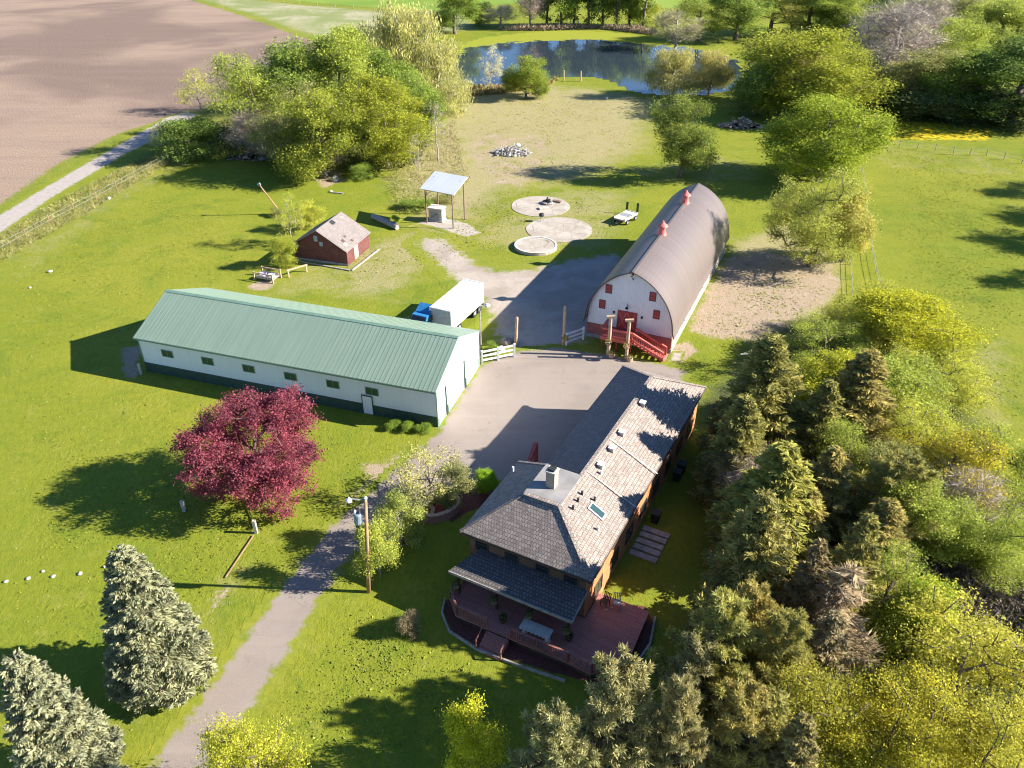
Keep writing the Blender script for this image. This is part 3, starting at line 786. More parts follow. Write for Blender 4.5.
# ------------------------------------------------------------------ brick and cedar house
HF = Frame(62)
def build_house():
    nl, nL, nr = -22.5, -20.46, -12.35      # front block left eave, wing left eave, right eave
    uf, ub, ue = 34.4, 43.4, 61.1           # front eave, back of front block, far end
    ze, zr = 5.0, 7.3; ngl, ngr = -19.1, -16.35; ut, uk = 37.8, 41.5
    off = (-17.5, 45, 0)
    t = thing('house', 'large brown house with a weathered shake roof, chimney and long wing beside the driveway', 'house', HF.w(-17.5, 45), HF.rz)
    th = .16
    rf = MB(off)
    rf.slab([(nl, uf, ze), (nr, uf, ze), (ngr, ut, zr), (ngl, ut, zr)], th)                      # front hip
    ur = 56.9
    rf.slab([(nr, uf, ze), (nr, ue, ze), (ngr, ur, zr), (ngr, ut, zr)], th); rf.slab([(nr, ue, ze), (nL, ue, ze), (ngr, ur, zr)], th)                      # long right slope
    roof = rf.build('shake_roof', M['shake'], t)
    rf = MB(off)
    rf.slab([(nl, ub, ze), (nl, uf, ze), (ngl, ut, zr), (ngl, uk, zr)], th)                      # left slope of the front block
    rf.build('side_slope', M['shake'], roof)
    rf = MB(off)
    nb = nL; 
    rf.slab([(nl, ub, ze), (ngl, uk, zr), (ngr, uk, zr), (nb, ub, ze)], th)
    rf.build('back_slope', M['shake'], roof)
    rf = MB(off)
    rf.slab([(nL, ub, ze), (ngr, uk, zr), (ngr, ur, zr), (nL, ue, ze)], th)                      # wing, left slope
    rf.build('wing_slope', M['shingle'], t)
    fl = MB(off); fl.box(ngl - .08, ngr + .06, ut - .06, uk + .06, zr - .06, zr + .045); fl.build('flat_roof', M['membrane'], roof)
    # ridge and hip caps
    cp = MB(off)
    def cap(a, b, w=.28): cp.bar((a[0], a[1], a[2] + .02), (b[0], b[1], b[2] + .02), w, .05)
    cap((ngr, uk, zr), (ngr, ur, zr)); cap((ngr, ur, zr), (nr, ue, ze)); cap((ngr, ur, zr), (nL, ue, ze)); cap((nr, uf, ze), (ngr, ut, zr)); cap((nl, uf, ze), (ngl, ut, zr)); cap((nl, ub, ze), (ngl, uk, zr)); cap((ngl, ut, zr + .04), (ngr, ut, zr + .04), .34)
    cp.build('ridge_caps', M['shake'], roof)
    # faint flashing lines across the right slope
    for u in (42.3, 46.8):
        fs = MB(off); fs.bar((ngr + .1, u, zr - .03), (nr + .2, u + .25, ze + .10), .10, .012); fs.build('flashing', M['stone'], roof)
    # walls (set in from the eaves), closed shells
    ins = .5
    w = MB(off)
    a0, a1, b0, b1 = nl + ins, nr - ins, uf + ins, ub - ins * .6
    zw = ze + .10
    w.box(a0, nL + ins + .6, b0, b1, 0, zw)
    w.box(nL + ins + .6, a1 - .03, b0, ue - .25, 0, zw)
    wall = w.build('wall', M['housewall'], t)
    w = MB(off); w.box(nL + ins, nL + ins + .595, ub - .4, ue - .25, 0, zw); w.build('wing_wall', M['housewall'], t)
    # sunny right side clad in cedar with dark windows
    w = MB(off); w.box(a1 - .03, a1 + .03, b0, ue - .25, .02, zw); w.build('cedar_cladding', M['cedar'], t)
    for u in np.arange(37.2, 60, 3.1):
        for z in (1.6, 3.9):
            window(t, off, a1 + .03, float(u), z, 1.35, 1.25, 'y', 1, M['glass'], M['dwood'], bars=(2, 1))
    for n in (-21.0, -18.6, -16.2, -14.0):
        window(t, off, n, b0, 3.95, .95, 1.1, 'x', -1, M['glass'], M['dwood'], bars=(1, 2))
    for n in (-20.4, -17.6, -14.6):
        window(t, off, n, b0, 1.75, 1.5, 1.6, 'x', -1, M['glass'], M['dwood'], bars=(2, 1))
    d = MB(off); d.box(-19.3, -18.35, b0 - .06, b0 - .003, .75, 2.8); dd = d.build('door', M['dwood'], t)
    d = MB(off); d.lathe((-18.5, b0 - .1, 1.7), [(.02, 0), (.04, .03), (.04, .07), (.02, .1)], 8); d.build('handle', M['grey'], dd)
    # eaves: fascia
    fa = MB(off)
    for p, q in (((nl, uf), (nr, uf)), ((nr, uf), (nr, ue)), ((nl, ub), (nl, uf)), ((nL, ue), (nL, ub)), ((nl, ub), (nL, ub))):
        fa.bar((p[0], p[1], ze - .13), (q[0], q[1], ze - .13), .05, .2)
    fa.build('fascia', M['dwood'], t)
    so = MB(off); so.box(nl + .06, nr - .06, uf + .06, b0, ze - .16, ze - .12); so.box(a1, nr - .06, b0, ue - .1, ze - .16, ze - .12); so.box(nl + .06, a0, b0, ub - .06, ze - .16, ze - .12); so.build('soffit', M['dwood'], t)
    # chimney
    cx, cy = -17.75, 39.5
    c = MB(off); c.box(cx - .34, cx + .34, cy - .34, cy + .34, zr - .3, zr + 1.4); ch = c.build('chimney', M['chimney'], t)
    c = MB(off); c.box(cx - .4, cx + .4, cy - .4, cy + .4, zr + 1.4, zr + 1.5); c.build('cap', M['concrim'], ch)
    c = MB(off); c.box(cx - .24, cx + .24, cy - .24, cy + .24, zr + 1.5, zr + 1.65); c.build('flue', M['black'], ch)
    # skylight, vents and pipes on the right slope
    kz = (zr - ze) / (nr - ngr)
    def sl(n): return ze + (nr - n) * kz
    def on(px, py):
        z = 6.3
        for _ in range(12):
            n, u = HF.inv(at(px, py, z)); z = sl(n)
        return n, u, z
    n, u, z = on(597.5, 512)
    s = MB(off); s.slab([(n - .6, u - .38, sl(n - .6) + .1), (n + .6, u - .38, sl(n + .6) + .1), (n + .6, u + .38, sl(n + .6) + .1), (n - .6, u + .38, sl(n - .6) + .1)], .12); sk = s.build('skylight', M['white'], t)
    s = MB(off); s.slab([(n - .5, u - .28, sl(n - .5) + .125), (n + .5, u - .28, sl(n + .5) + .125), (n + .5, u + .28, sl(n + .5) + .125), (n - .5, u + .28, sl(n - .5) + .125)], .02); s.build('pane', m_plain('tinted_glass', (.035, .075, .08), .15, .1, 1), sk)
    for px, py in ((642.5, 405), (622, 434.5), (612, 450.5), (601, 467), (597, 609)):
        if py > 600: continue
        n, u, z = on(px, py); s = MB(off); s.box(n - .2, n + .2, u - .2, u + .2, z - .12, z + .3); v = s.build('roof_vent', M['concrim'], t)
        s = MB(off); s.box(n - .26, n + .26, u - .26, u + .26, z + .3, z + .36); s.build('hood', M['white'], v)
    for px, py in ((582, 494.5), (578, 501.5), (573, 509), (594.5, 500.5), (601, 474), (598, 530), (513, 470)):
        n, u, z = on(px, py)
        if px < 520: n, u = HF.inv(at(px, py, 5.9)); z = 5.9
        s = MB(off); s.tube((n, u, z - .1), (n, u, z + .32), .09, .09, 8); s.build('vent_pipe', M['white'] if px in (598, 513, 601) else M['black'], t)
    # porch roof across the front
    pz0, pz1 = 3.0, 3.55; pu0 = 32.4; pn0, pn1 = -22.3, -12.75
    p = MB(off)
    p.slab([(pn0, pu0, pz0), (pn1, pu0, pz0), (pn1, b0 - .01, pz1), (pn0 + 1.2, b0 - .01, pz1)], .14); pr = p.build('porch_roof', M['porchroof'], t)
    p = MB(off); p.bar((pn0, pu0 - .02, pz0 - .1), (pn1, pu0 - .02, pz0 - .1), .06, .22); p.bar((pn1 + .03, pu0, pz0 - .1), (pn1 + .03, b0, pz1 - .12), .06, .2); p.build('fascia', M['greywood'], pr)
    for n in (-21.7, -18.6, -15.9, -13.1):
        p = MB(off); p.box(n - .08, n + .08, pu0 + .22, pu0 + .38, .75, pz0 - .12); p.build('porch_post', M['dwood'], t)
    # back door step
    return t, off
HOUSE, HOFF = build_house()

def build_deck():
    off = (-16, 32, 0)
    poly = [(-21.95, 34.85), (-22.1, 32.0), (-20.9, 30.85), (-12.3, 30.95), (-10.6, 30.85), (-8.8, 32.6), (-9.0, 37.5), (-12.75, 37.5), (-12.75, 34.86)]
    t = thing('deck', 'red-stained wooden deck wrapping the front corner of the brown house', 'deck', HF.w(-16, 32), HF.rz)
    d = MB(off); d.prism(poly, .62, .75); d.build('deck_floor', M['deck'], t)
    s = MB(off); inner = [(-21.75, 34.8), (-21.9, 32.1), (-20.8, 31.05), (-12.3, 31.15), (-10.7, 31.05), (-9.0, 32.7), (-9.2, 37.4), (-12.75, 37.4), (-12.75, 34.8)]; s.prism(inner, 0, .615); s.build('skirt', M['dwood'], t)
    def rail(pts):
        q = MB(off); h = .9
        for a_, b_ in zip(pts[:-1], pts[1:]):
            a_ = Vector((*a_, .75)); b_ = Vector((*b_, .75))
            q.bar(a_ + Vector((0, 0, h)), b_ + Vector((0, 0, h)), .14, .05); q.bar(a_ + Vector((0, 0, .1)), b_ + Vector((0, 0, .1)), .05, .08)
            L = (b_ - a_).length; m = max(2, int(L / .16))
            for i in range(m + 1):
                c_ = a_.lerp(b_, i / m); wd = .035 if i % m else .1
                q.bar(c_, c_ + Vector((0, 0, h)), wd, wd, up=(0, 1, 0))
        q.build('railing', M['deckrail'], t)
    rail([(-21.9, 34.5), (-22.0, 32.05), (-20.85, 30.95), (-18.4, 30.95)]); rail([(-16.6, 30.95), (-12.3, 31.02), (-10.6, 30.95), (-8.9, 32.65)])
    for i in range(4):
        q = MB(off); q.box(-18.35, -16.65, 30.8 - .34 * (i + 1), 30.8 - .34 * i + .02, 0, .60 - .15 * i); q.build('step', M['deck'], t)
    q = MB(off)
    for x in (-18.45, -16.55):
        q.bar((x, 30.95, 1.6), (x, 29.5, .95), .09, .06, up=(1, 0, 0)); q.box(x - .05, x + .05, 29.45, 29.55, 0, .95)
    q.build('stair_rail', M['deckrail'], t)
build_deck()

def on_frame(Fr, n, u, z=0): return Fr.w(n, u, z)

# bench / table and chairs on the deck
t = thing('patio_table', 'long pale table with a scalloped white edge on the red deck below the porch roof', 'table', HF.w(-15.1, 31.95, .75), HF.rz)
b = MB(); b.box(-1.1, 1.1, -.4, .4, .68, .74)
for i in range(8): b.lathe((-.98 + i * .28, -.4, .62), [(.0, 0), (.13, .04), (.14, .1)], 10)
b.build('table_top', M['concrim'], t)
for x in (-.85, .85):
    b = MB(); b.lathe((x, 0, 0), [(.24, 0), (.22, .08), (.12, .16), (.12, .5), (.2, .68)], 10); b.build('pedestal', M['concrim'], t)
for k, (n, u, lab) in enumerate(((-12.0, 36.6, 'dark slatted patio chair against the house wall on the red deck'), (-11.2, 36.9, 'metal framed patio chair at the back edge of the red deck'))):
    t = thing('patio_chair', lab, 'chair', HF.w(n, u, .75), HF.rz + (.4 if k else -.2), 'chairs on the deck')
    mt = M['grey'] if k else M['dwood']
    b = MB(); b.box(-.27, .27, -.25, .25, .40, .45); b.build('seat', mt, t)
    b = MB()
    for i in range(5): b.bar((-.24 + i * .12, .25, .45), (-.24 + i * .12, .36, .95), .06, .03)
    b.bar((-.28, .37, .95), (.28, .37, .95), .05, .05); b.build('backrest', mt, t)
    for x in (-.24, .24):
        for y in (-.22, .22):
            b = MB(); b.box(x - .025, x + .025, y - .025, y + .025, 0, .4); b.build('leg', mt, t)

def leaf_blob_mesh(name, c, r, n, size, seed, mat, up=.5):
    rg = np.random.default_rng(seed)
    d = rg.normal(size=(n, 3)); d /= np.linalg.norm(d, axis=1)[:, None]
    p = np.array(c) + d * (r * rg.uniform(.5, 1, (n, 1)) ** .6)
    return leaves_mesh(name, p, rg, size, mat)

# ------------------------------------------------------------------ foliage meshes
def leaves_mesh(name, p, rg, size, mat, cl=None, aspect=.62, upb=.5, dirs=None, longf=1.0):
    n = len(p)
    nr = rg.normal(size=(n, 3)); nr[:, 2] += upb; nr /= np.linalg.norm(nr, axis=1)[:, None]
    if dirs is None:
        a = np.cross(nr, rg.normal(size=(n, 3)))
    else: a = dirs + rg.normal(size=(n, 3)) * .25
    a /= np.linalg.norm(a, axis=1)[:, None] + 1e-9
    b = np.cross(nr, a); b /= np.linalg.norm(b, axis=1)[:, None] + 1e-9
    s = size * np.clip(rg.lognormal(-.05, .38, (n, 1)), .4, 2.1)
    A = a * s * longf; B = b * s * aspect
    V = np.stack([p - A * .5 , p + B * .5 + A * .05, p + A * .5, p - B * .5 + A * .05], 1).reshape(-1, 3)
    Q = np.arange(n * 4).reshape(n, 4)
    me = mesh_np(name, V, Q, mat)
    cv = np.zeros(n) if cl is None else cl
    v = np.clip(.5 + cv * .26 + rg.normal(size=n) * .12, 0, 1); w = np.clip(rg.uniform(-.3, 1, n) + cv * .5, 0, 1)
    me.attributes.new('v', 'FLOAT', 'FACE').data.foreach_set('value', v.astype(np.float32))
    me.attributes.new('w', 'FLOAT', 'FACE').data.foreach_set('value', w.astype(np.float32))
    return me

def tubes_mesh(name, segs, mat, n=5):
    vs = []; fs = []
    for a, b, r0, r1 in segs:
        a = Vector(a); b = Vector(b); d = b - a
        if d.length < 1e-4: continue
        d.normalize(); s = d.orthogonal().normalized(); t = d.cross(s); k = len(vs)
        for p, r in ((a, r0), (b, r1)):
            for i in range(n):
                q = 2 * math.pi * i / n; vs.append(tuple(p + (s * math.cos(q) + t * math.sin(q)) * r))
        for i in range(n): fs.append((k + i, k + (i + 1) % n, k + n + (i + 1) % n, k + n + i))
        fs.append(tuple(k + n + i for i in range(n)))
    me = bpy.data.meshes.new(name); me.from_pydata(vs, [], fs); me.update()
    me.polygons.foreach_set('use_smooth', [True] * len(me.polygons)); me.materials.append(mat)
    return me

def skeleton(rg, clusters, hb, rt, lean=(0, 0), tips=.018):
    """trunk with limbs reaching every leaf cluster, radii by the pipe model"""
    nodes = [np.array((0., 0., 0.))]; par = [-1]
    top = max(c[2] for c in clusters)
    m = 7; zt = hb + (top - hb) * .72
    for i in range(1, m + 1):
        z = zt * i / m; q = nodes[-1]
        nodes.append(np.array((lean[0] * i / m + rg.normal() * .10 + q[0] * .3, lean[1] * i / m + rg.normal() * .10 + q[1] * .3, z))); par.append(len(nodes) - 2)
    order = np.argsort([np.hypot(c[0] - lean[0], c[1] - lean[1]) + .3 * abs(c[2] - (hb + top) / 2) for c in clusters])
    start = 1
    for ci in order:
        c = clusters[ci]; N = np.array(nodes)
        d = c - N; L = np.linalg.norm(d, axis=1)
        cost = L + 1.2 * np.maximum(0, N[:, 2] - c[2] + .35 * L) + np.where(N[:, 2] < hb * .55, 5, 0)
        j = int(np.argmin(cost)); p = nodes[j]
        seg = max(1, int(L[j] / 1.1)); prev = j
        for k in range(1, seg + 1):
            tt = k / seg; q = p + (c - p) * tt; q[2] -= .12 * L[j] * tt * (1 - tt) * 2
            if k < seg: q = q + rg.normal(size=3) * .10
            nodes.append(q); par.append(prev); prev = len(nodes) - 1
    n = len(nodes); area = np.zeros(n); ch = np.zeros(n, int)
    for i in range(n):
        if par[i] >= 0: ch[par[i]] += 1
    for i in range(n - 1, 0, -1):
        if ch[i] == 0: area[i] = max(area[i], tips ** 2.2)
        area[par[i]] += area[i]
    r = area ** (1 / 2.2); r *= rt / r[0]; r = np.maximum(r, tips * .8)
    segs = []
    for i in range(1, n):
        a = nodes[par[i]]; b = nodes[i]
        segs.append((a, b, min(r[par[i]], r[i] * 1.6) if par[i] else rt * 1.25, r[i]))
    return segs

PROTO = {}
def decid(key, seed, Rr=4.0, hb=2.0, ncl=170, per=90, ls=.21, sig=.5, trunk=.24, lobes=9, lobe_r=.42, core=.72, flat=1.0, twig=False, bark='bark', aspect=.62, lean=0, longf=1.0, droop=0, upb=.5, fill=.35):
    rg = np.random.default_rng(seed); H = 10.0
    cz = (H + hb) / 2; rz = (H - hb) / 2
    lob = [(np.array((0, 0, cz)), Rr * core, rz * .92)]
    for i in range(lobes):
        q = 2 * math.pi * (i * .618 * 1.0 + rg.uniform(-.08, .08)); se = rg.uniform(-.95, .9) if i else .95
        ce = (1 - abs(se) ** 3) ** .5 if se > 0 else (1 - abs(se) ** 4 * .6) ** .5
        c = np.array((math.cos(q) * ce * Rr * .62, math.sin(q) * ce * Rr * .62, cz + se * rz * .70))
        lob.append((c, Rr * lobe_r * rg.uniform(.7, 1.2), rz * lobe_r * rg.uniform(.75, 1.2)))
    C = []
    while len(C) < ncl:
        c, rx, rzz = lob[rg.integers(len(lob))]
        d = rg.normal(size=3); d /= (np.abs(d) ** 2.6).sum() ** (1 / 2.6); d *= rg.uniform(fill, 1) ** .5
        p = c + d * np.array((rx, rx, rzz))
        if p[2] < hb * .8 or p[2] > H - .2 or np.hypot(p[0], p[1]) > Rr: continue
        C.append(p)
    segs = skeleton(rg, C, hb, trunk, lean=(lean, 0))
    C = np.array(C); k = rg.poisson(per, len(C)) + 8
    P = np.repeat(C, k, 0); cl = np.repeat(rg.uniform(-1, 1, len(C)), k)
    sg = sig * rg.uniform(.7, 1.3, len(C)); sg = np.repeat(sg, k)[:, None]
    o = rg.normal(size=P.shape) * sg * np.array((1, 1, .72 * flat))
    P = P + o; 
    if droop: P[:, 2] -= droop * rg.uniform(0, 1, len(P)) ** 2
    P[:, 2] = np.clip(P[:, 2], .15, None)
    dirs = None
    if twig:
        dirs = o / (np.linalg.norm(o, axis=1)[:, None] + 1e-6); dirs[:, 2] += .4
    if droop: dirs = np.tile(np.array((0, 0, -1.0)), (len(P), 1))
    lm = leaves_mesh(key + '_crown', P, rg, ls, M['twig'] if twig else M['leaf'], cl, aspect, upb, dirs, longf)
    PROTO[key] = (tubes_mesh(key + '_trunk', segs, M[bark]), lm, Rr)

def spruce(key, seed, Rr=2.6, nb=200, dens=26, droop=-.18, ls=.42, asp=.26, open_=.0, pw=.85, zb=.4, clump=0, mat='needle', gap=0.0):
    rg = np.random.default_rng(seed); H = 10.0
    segs = []; zz = 0
    tr = [(0, 0, 0)]
    for i in range(1, 9): tr.append((rg.normal() * .04, rg.normal() * .04, H * .985 * i / 8))
    for i in range(8): segs.append((tr[i], tr[i + 1], .20 * (1 - i / 8.3), .20 * (1 - (i + 1) / 8.3)))
    P = []; D = []; CLv = []
    for i in range(nb):
        f = (i + rg.uniform(0, 1)) / nb; z = zb + (9.75 - zb) * f ** 1.0
        z = round(z / .42) * .42 * .55 + z * .45
        q = i * 2.39996 + rg.uniform(-.5, .5)
        if gap and rg.uniform() < gap: continue
        L = (Rr * (1 - z / 10.05) ** pw) * rg.uniform(.72 - open_, 1.06) + .12
        if z < 1.6: L *= .80 + .12 * z
        e = droop + .75 * max(0, z / 10 - .45) ** 1.2 + rg.uniform(-.12, .12)
        dx, dy = math.cos(q), math.sin(q); base = np.array((0, 0, z)); cv = rg.uniform(-1, 1)
        def pt(t): return base + np.array((dx * L * t, dy * L * t, L * (t * math.tan(e) + .22 * t * t)))
        a = pt(0); b = pt(.5); c = pt(.95)
        segs.append((a, b, .045 * (1 - f * .6), .03)); segs.append((b, c, .03, .012))
        n = int(6 + L * dens)
        tt = rg.uniform(.12, 1.0, n) ** .75
        for t in tt:
            sd = rg.choice((-1, 1)); wdt = .34 * L * (1.05 - t) * (.35 + t) * rg.uniform(.2, 1.15) * 1.9
            p = pt(t); w = sd * wdt
            p = p + np.array((-dy * w, dx * w, rg.normal() * .05 - abs(w) * .18))
            if clump: p = p + rg.normal(size=3) * clump
            P.append(p); D.append(np.array((dx + -dy * sd * .9, dy + dx * sd * .9, rg.uniform(-.45, .35) + .5 * clump))); CLv.append(cv)
    for i in range(26):
        P.append(np.array((rg.normal() * .07, rg.normal() * .07, rg.uniform(8.9, 10)))); D.append(np.array((rg.normal() * .4, rg.normal() * .4, 1))); CLv.append(0)
    P = np.array(P); D = np.array(D); D /= np.linalg.norm(D, axis=1)[:, None]; cl = np.array(CLv)
    P2_ = np.concatenate([P, P]); D2 = np.concatenate([D, D]); c2 = np.concatenate([cl, cl])
    me = leaves_mesh(key + '_crown', P2_, rg, ls, M[mat], c2, asp, .3, D2)
    PROTO[key] = (tubes_mesh(key + '_trunk', segs, M['bark'], 5), me, Rr)

def pine(key, seed, Rr=3.2, nb=95, tufts=10, per=40, ls=.26, asp=.16, zb=1.0, spread=.26, pw=.75):
    rg = np.random.default_rng(seed); segs = []; tr = [(0, 0, 0)]
    for i in range(1, 9): tr.append((rg.normal() * .09, rg.normal() * .09, 9.8 * i / 8))
    for i in range(8): segs.append((tr[i], tr[i + 1], .22 * (1 - i / 8.4), .22 * (1 - (i + 1) / 8.4)))
    P = []; D = []; CLv = []
    for i in range(nb):
        f = (i + rg.uniform()) / nb; z = zb + (9.7 - zb) * f; q = i * 2.39996 + rg.uniform(-.6, .6)
        L = Rr * (1 - z / 10.3) ** pw * rg.uniform(.5, 1.15) + .2; e = rg.uniform(-.1, .25) + .5 * f
        dx, dy = math.cos(q), math.sin(q); base = np.array((0, 0, z))
        def pt(t): return base + np.array((dx * L * t, dy * L * t, L * (t * math.tan(e) + .25 * t * t)))
        segs.append((pt(0), pt(.5), .055 * (1 - .5 * f), .035)); segs.append((pt(.5), pt(1), .035, .015))
        for k in range(int(tufts * (.5 + L / Rr))):
            t = rg.uniform(.35, 1.05); w = rg.normal() * .36 * L * (1.15 - t)
            c = pt(t) + np.array((-dy * w, dx * w, rg.uniform(-.1, .25))); segs.append((pt(max(.2, t - .22)), c, .018, .01))
            n = rg.poisson(per); d = rg.normal(size=(n, 3)); d[:, 2] += .5; d[:, 0] += dx * .5; d[:, 1] += dy * .5
            d /= np.linalg.norm(d, axis=1)[:, None]
            P.append(c + d * spread * rg.uniform(.35, 1, (n, 1))); D.append(d); CLv.append(np.full(n, rg.uniform(-1, 1)))
    P = np.concatenate(P); D = np.concatenate(D); cl = np.concatenate(CLv)
    me = leaves_mesh(key + '_crown', P, rg, ls, M['needle'], cl, asp, .2, D)
    PROTO[key] = (tubes_mesh(key + '_trunk', segs, M['bark'], 5), me, Rr)

decid('broad_a', 11, 4.2, .7, 300, 165, .135, .40)
decid('broad_b', 12, 4.0, .6, 280, 165, .135, .42, lobes=8)
decid('broad_c', 13, 3.6, .9, 240, 115, .16, .40, lobes=11, lobe_r=.36)
decid('airy', 14, 4.2, 1.2, 190, 140, .12, .44, fill=.2)
decid('airy_b', 19, 4.4, .7, 290, 170, .11, .36, fill=.15, lobes=12)
decid('dense', 15, 4.4, .3, 380, 180, .14, .42, lobes=12, lobe_r=.40, core=.78)
decid('shrub', 16, 5.0, .3, 200, 110, .24, .6, trunk=.12, lobes=6, lobe_r=.5)
decid('willow', 17, 4.0, 1.0, 240, 120, .26, .42, aspect=.25, droop=1.2, lobes=8, bark='palebark')
decid('tall', 18, 2.6, 1.0, 130, 70, .26, .48, lobes=9)
decid('bare', 21, 4.0, 1.8, 210, 55, .6, .5, twig=True, aspect=.045, bark='palebark')
decid('sapling', 22, 2.0, 2.5, 40, 14, .5, .4, twig=True, aspect=.04, bark='palebark', trunk=.09)
decid('crab', 23, 6.0, .05, 480, 210, .135, .34, lobes=12, lobe_r=.36, core=.62, fill=.25, trunk=.3)
decid('yard', 24, 4.2, 1.0, 120, 170, .20, .48, trunk=.12, bark='palebark', fill=.2, lobes=10, lobe_r=.34, core=.6)
decid('thin', 25, 4.0, 1.5, 90, 40, .18, .40, trunk=.13, bark='palebark', fill=.1, lobes=9)
spruce('blue_a', 31, 3.5, 420, 66, -.10, .23, .30, pw=.70)
spruce('blue_b', 32, 3.7, 410, 66, -.08, .24, .30, pw=.66)
spruce('norway_a', 33, 2.7, 260, 66, -.22, .25, .26, open_=.15, pw=.75)
spruce('norway_b', 34, 2.5, 230, 60, -.20, .25, .26, open_=.22, gap=.12, pw=.8)
spruce('norway_c', 35, 2.9, 290, 66, -.15, .25, .26, open_=.2, clump=.08, pw=.7)
spruce('dead', 36, 2.4, 150, 22, -.25, .5, .10, open_=.25, gap=.2)
pine('pine_a', 41, 3.2)
pine('pine_b', 42, 3.6, 90, 11, 40, .27)
for k in ('tuft',):
    rg = np.random.default_rng(5)
    P = rg.normal(size=(60, 3)) * np.array((.35, .35, .15)) + np.array((0, 0, .3)); d = rg.normal(size=(60, 3)) * .4; d[:, 2] = 1

RG = random.Random(3); FK = 1.95
def plant(kind, label, cat, color, base=None, tip=None, top_y=None, H=None, wpx=None, wm=None, name='tree', group=None, rz=None, tilt=None, sc=1.0):
    tm, cm, pr = PROTO[kind]
    if base is not None:
        p = at(*base)
        if H is None: H = height_for(p, top_y)
    else:
        q = at(tip[0], tip[1], H); p = Vector((q.x, q.y, 0))
    if wm is None: wm = wpx * depth((p.x, p.y, H * .5)) / F_PX
    s = wm / 2 / (pr * .93)
    t = thing(name, label, cat, p, RG.uniform(0, 6.28) if rz is None else rz, group)
    if tilt: t.rotation_euler = (tilt[0], tilt[1], t.rotation_euler[2])
    a = obj('trunk', tm, t); b = obj('crown', cm, t)
    b.color = (*mul(color, FK), 1)
    for o in (a, b): o.scale = (s, s, H / 10.0)
    return t

# ------------------------------------------------------------------ old red shed
SF = Frame(73)
def build_red_shed():
    a = SF.inv(at(295.5, 258.6)); n0, u0 = a; b = SF.inv(at(348, 266)); n1 = b[0]; u0 = (u0 + b[1]) / 2; u1 = u0 + 6.7
    nm = (n0 + n1) / 2; off = (nm, u0, 0); ze, zr = 2.25, 4.7
    t = thing('red_shed', 'small weathered red gabled shed with a patched grey shingle roof', 'shed', SF.w(nm, u0), SF.rz)
    w = MB(off)
    w.add([(n0, u0, 0), (n1, u0, 0), (n1, u1, 0), (n0, u1, 0), (n0, u0, ze), (n1, u0, ze), (n1, u1, ze), (n0, u1, ze), (nm, u0, zr), (nm, u1, zr)],
          [(0, 1, 5, 8, 4), (2, 3, 7, 9, 6), (1, 2, 6, 5), (3, 0, 4, 7), (4, 8, 9, 7), (8, 5, 6, 9)])
    w.build('wall', M['shedred'], t)
    k = (zr - ze) / (n1 - nm); o = .3
    r = MB(off)
    r.slab([(nm, u0 - .25, zr + .08), (n1 + o, u0 - .25, ze - o * k + .08), (n1 + o, u1 + .25, ze - o * k + .08), (nm, u1 + .25, zr + .08)], .07)
    r.slab([(n0 - o, u0 - .25, ze - o * k + .08), (nm, u0 - .25, zr + .08), (nm, u1 + .25, zr + .08), (n0 - o, u1 + .25, ze - o * k + .08)], .07)
    rf = r.build('roof', M['shedroof'], t)
    h = MB(off); h.slab([(nm + .15, u0 + 3.0, zr - .15 * k + .10), (nm + .75, u0 + 3.0, zr - .75 * k + .10), (nm + .75, u0 + 3.9, zr - .75 * k + .10), (nm + .15, u0 + 3.9, zr - .15 * k + .10)], .015); h.build('roof_hole', M['black'], rf)
    for q, (x, y, s) in enumerate(((3.0, 1.0, .45), (3.5, .6, .5), (2.7, 2.2, .3), (.6, 5.6, .35), (3.6, 2.4, .35))):
        h = MB(off); z = zr - x * k + .095; h.slab([(nm + x - s / 2, u0 + y, z + s / 2 * k), (nm + x + s / 2, u0 + y, z - s / 2 * k), (nm + x + s / 2, u0 + y + s * 1.3, z - s / 2 * k), (nm + x - s / 2, u0 + y + s * 1.3, z + s / 2 * k)], .02)
        h.build('patch', M['greywood'] if q % 2 else M['dwood'], rf)
    # trim, boarded openings
    e = MB(off); e.bar((n0 - o, u0 - .27, ze - o * k), (nm, u0 - .27, zr), .05, .16, up=(0, 1, 0)); e.bar((nm, u0 - .27, zr), (n1 + o, u0 - .27, ze - o * k), .05, .16, up=(0, 1, 0)); e.build('rake_trim', M['greywood'], t)
    bl = m_plain('pale_blue_board', (.33, .38, .42), .8, .2, 3)
    for x, z, ww, hh in ((nm - .4, 3.4, .55, .8), (nm + .35, 2.7, .5, .6), (n0 + .6, 2.05, .55, .45)):
        d = MB(off); d.box(x - ww / 2, x + ww / 2, u0 - .04, u0 - .003, z - hh / 2, z + hh / 2); d.build('boarded_window', bl, t)
    d = MB(off); d.box(n0 - .05, n1 + .05, u0 - .09, u0 - .045, 0, .3); d.build('footing', M['foot'], t)
    d = MB(off); d.box(n1 + .003, n1 + .05, u0 + 2.0, u0 + 3.2, .1, 1.9); d.build('door', M['barnpink'], t)
build_red_shed()

def board(name, label, cat, a, b, w, h, mat, z=.1, group=None):
    a = Vector(a); b = Vector(b); m = (a + b) / 2; o = MB((m.x, m.y, 0)); o.bar(Vector((a.x, a.y, z)), Vector((b.x, b.y, z)), w, h)
    ob = o.build(name, mat); ob.location = (m.x, m.y, 0); return tag(ob, label, cat, group)
board('fallen_beam', 'long pale beam lying in the grass along the right side of the red shed', 'beam', at(352, 271), at(379, 250), .2, .16, M['greywood'])
board('fallen_board', 'grey board lying in front of the red shed gable', 'board', at(300, 262), at(350, 271), .18, .12, M['greywood'])
board('fallen_rail', 'pale rail lying in the grass left of the tall leafy grove debris', 'rail', at(331, 193), at(343, 194), .2, .2, M['greywood'])

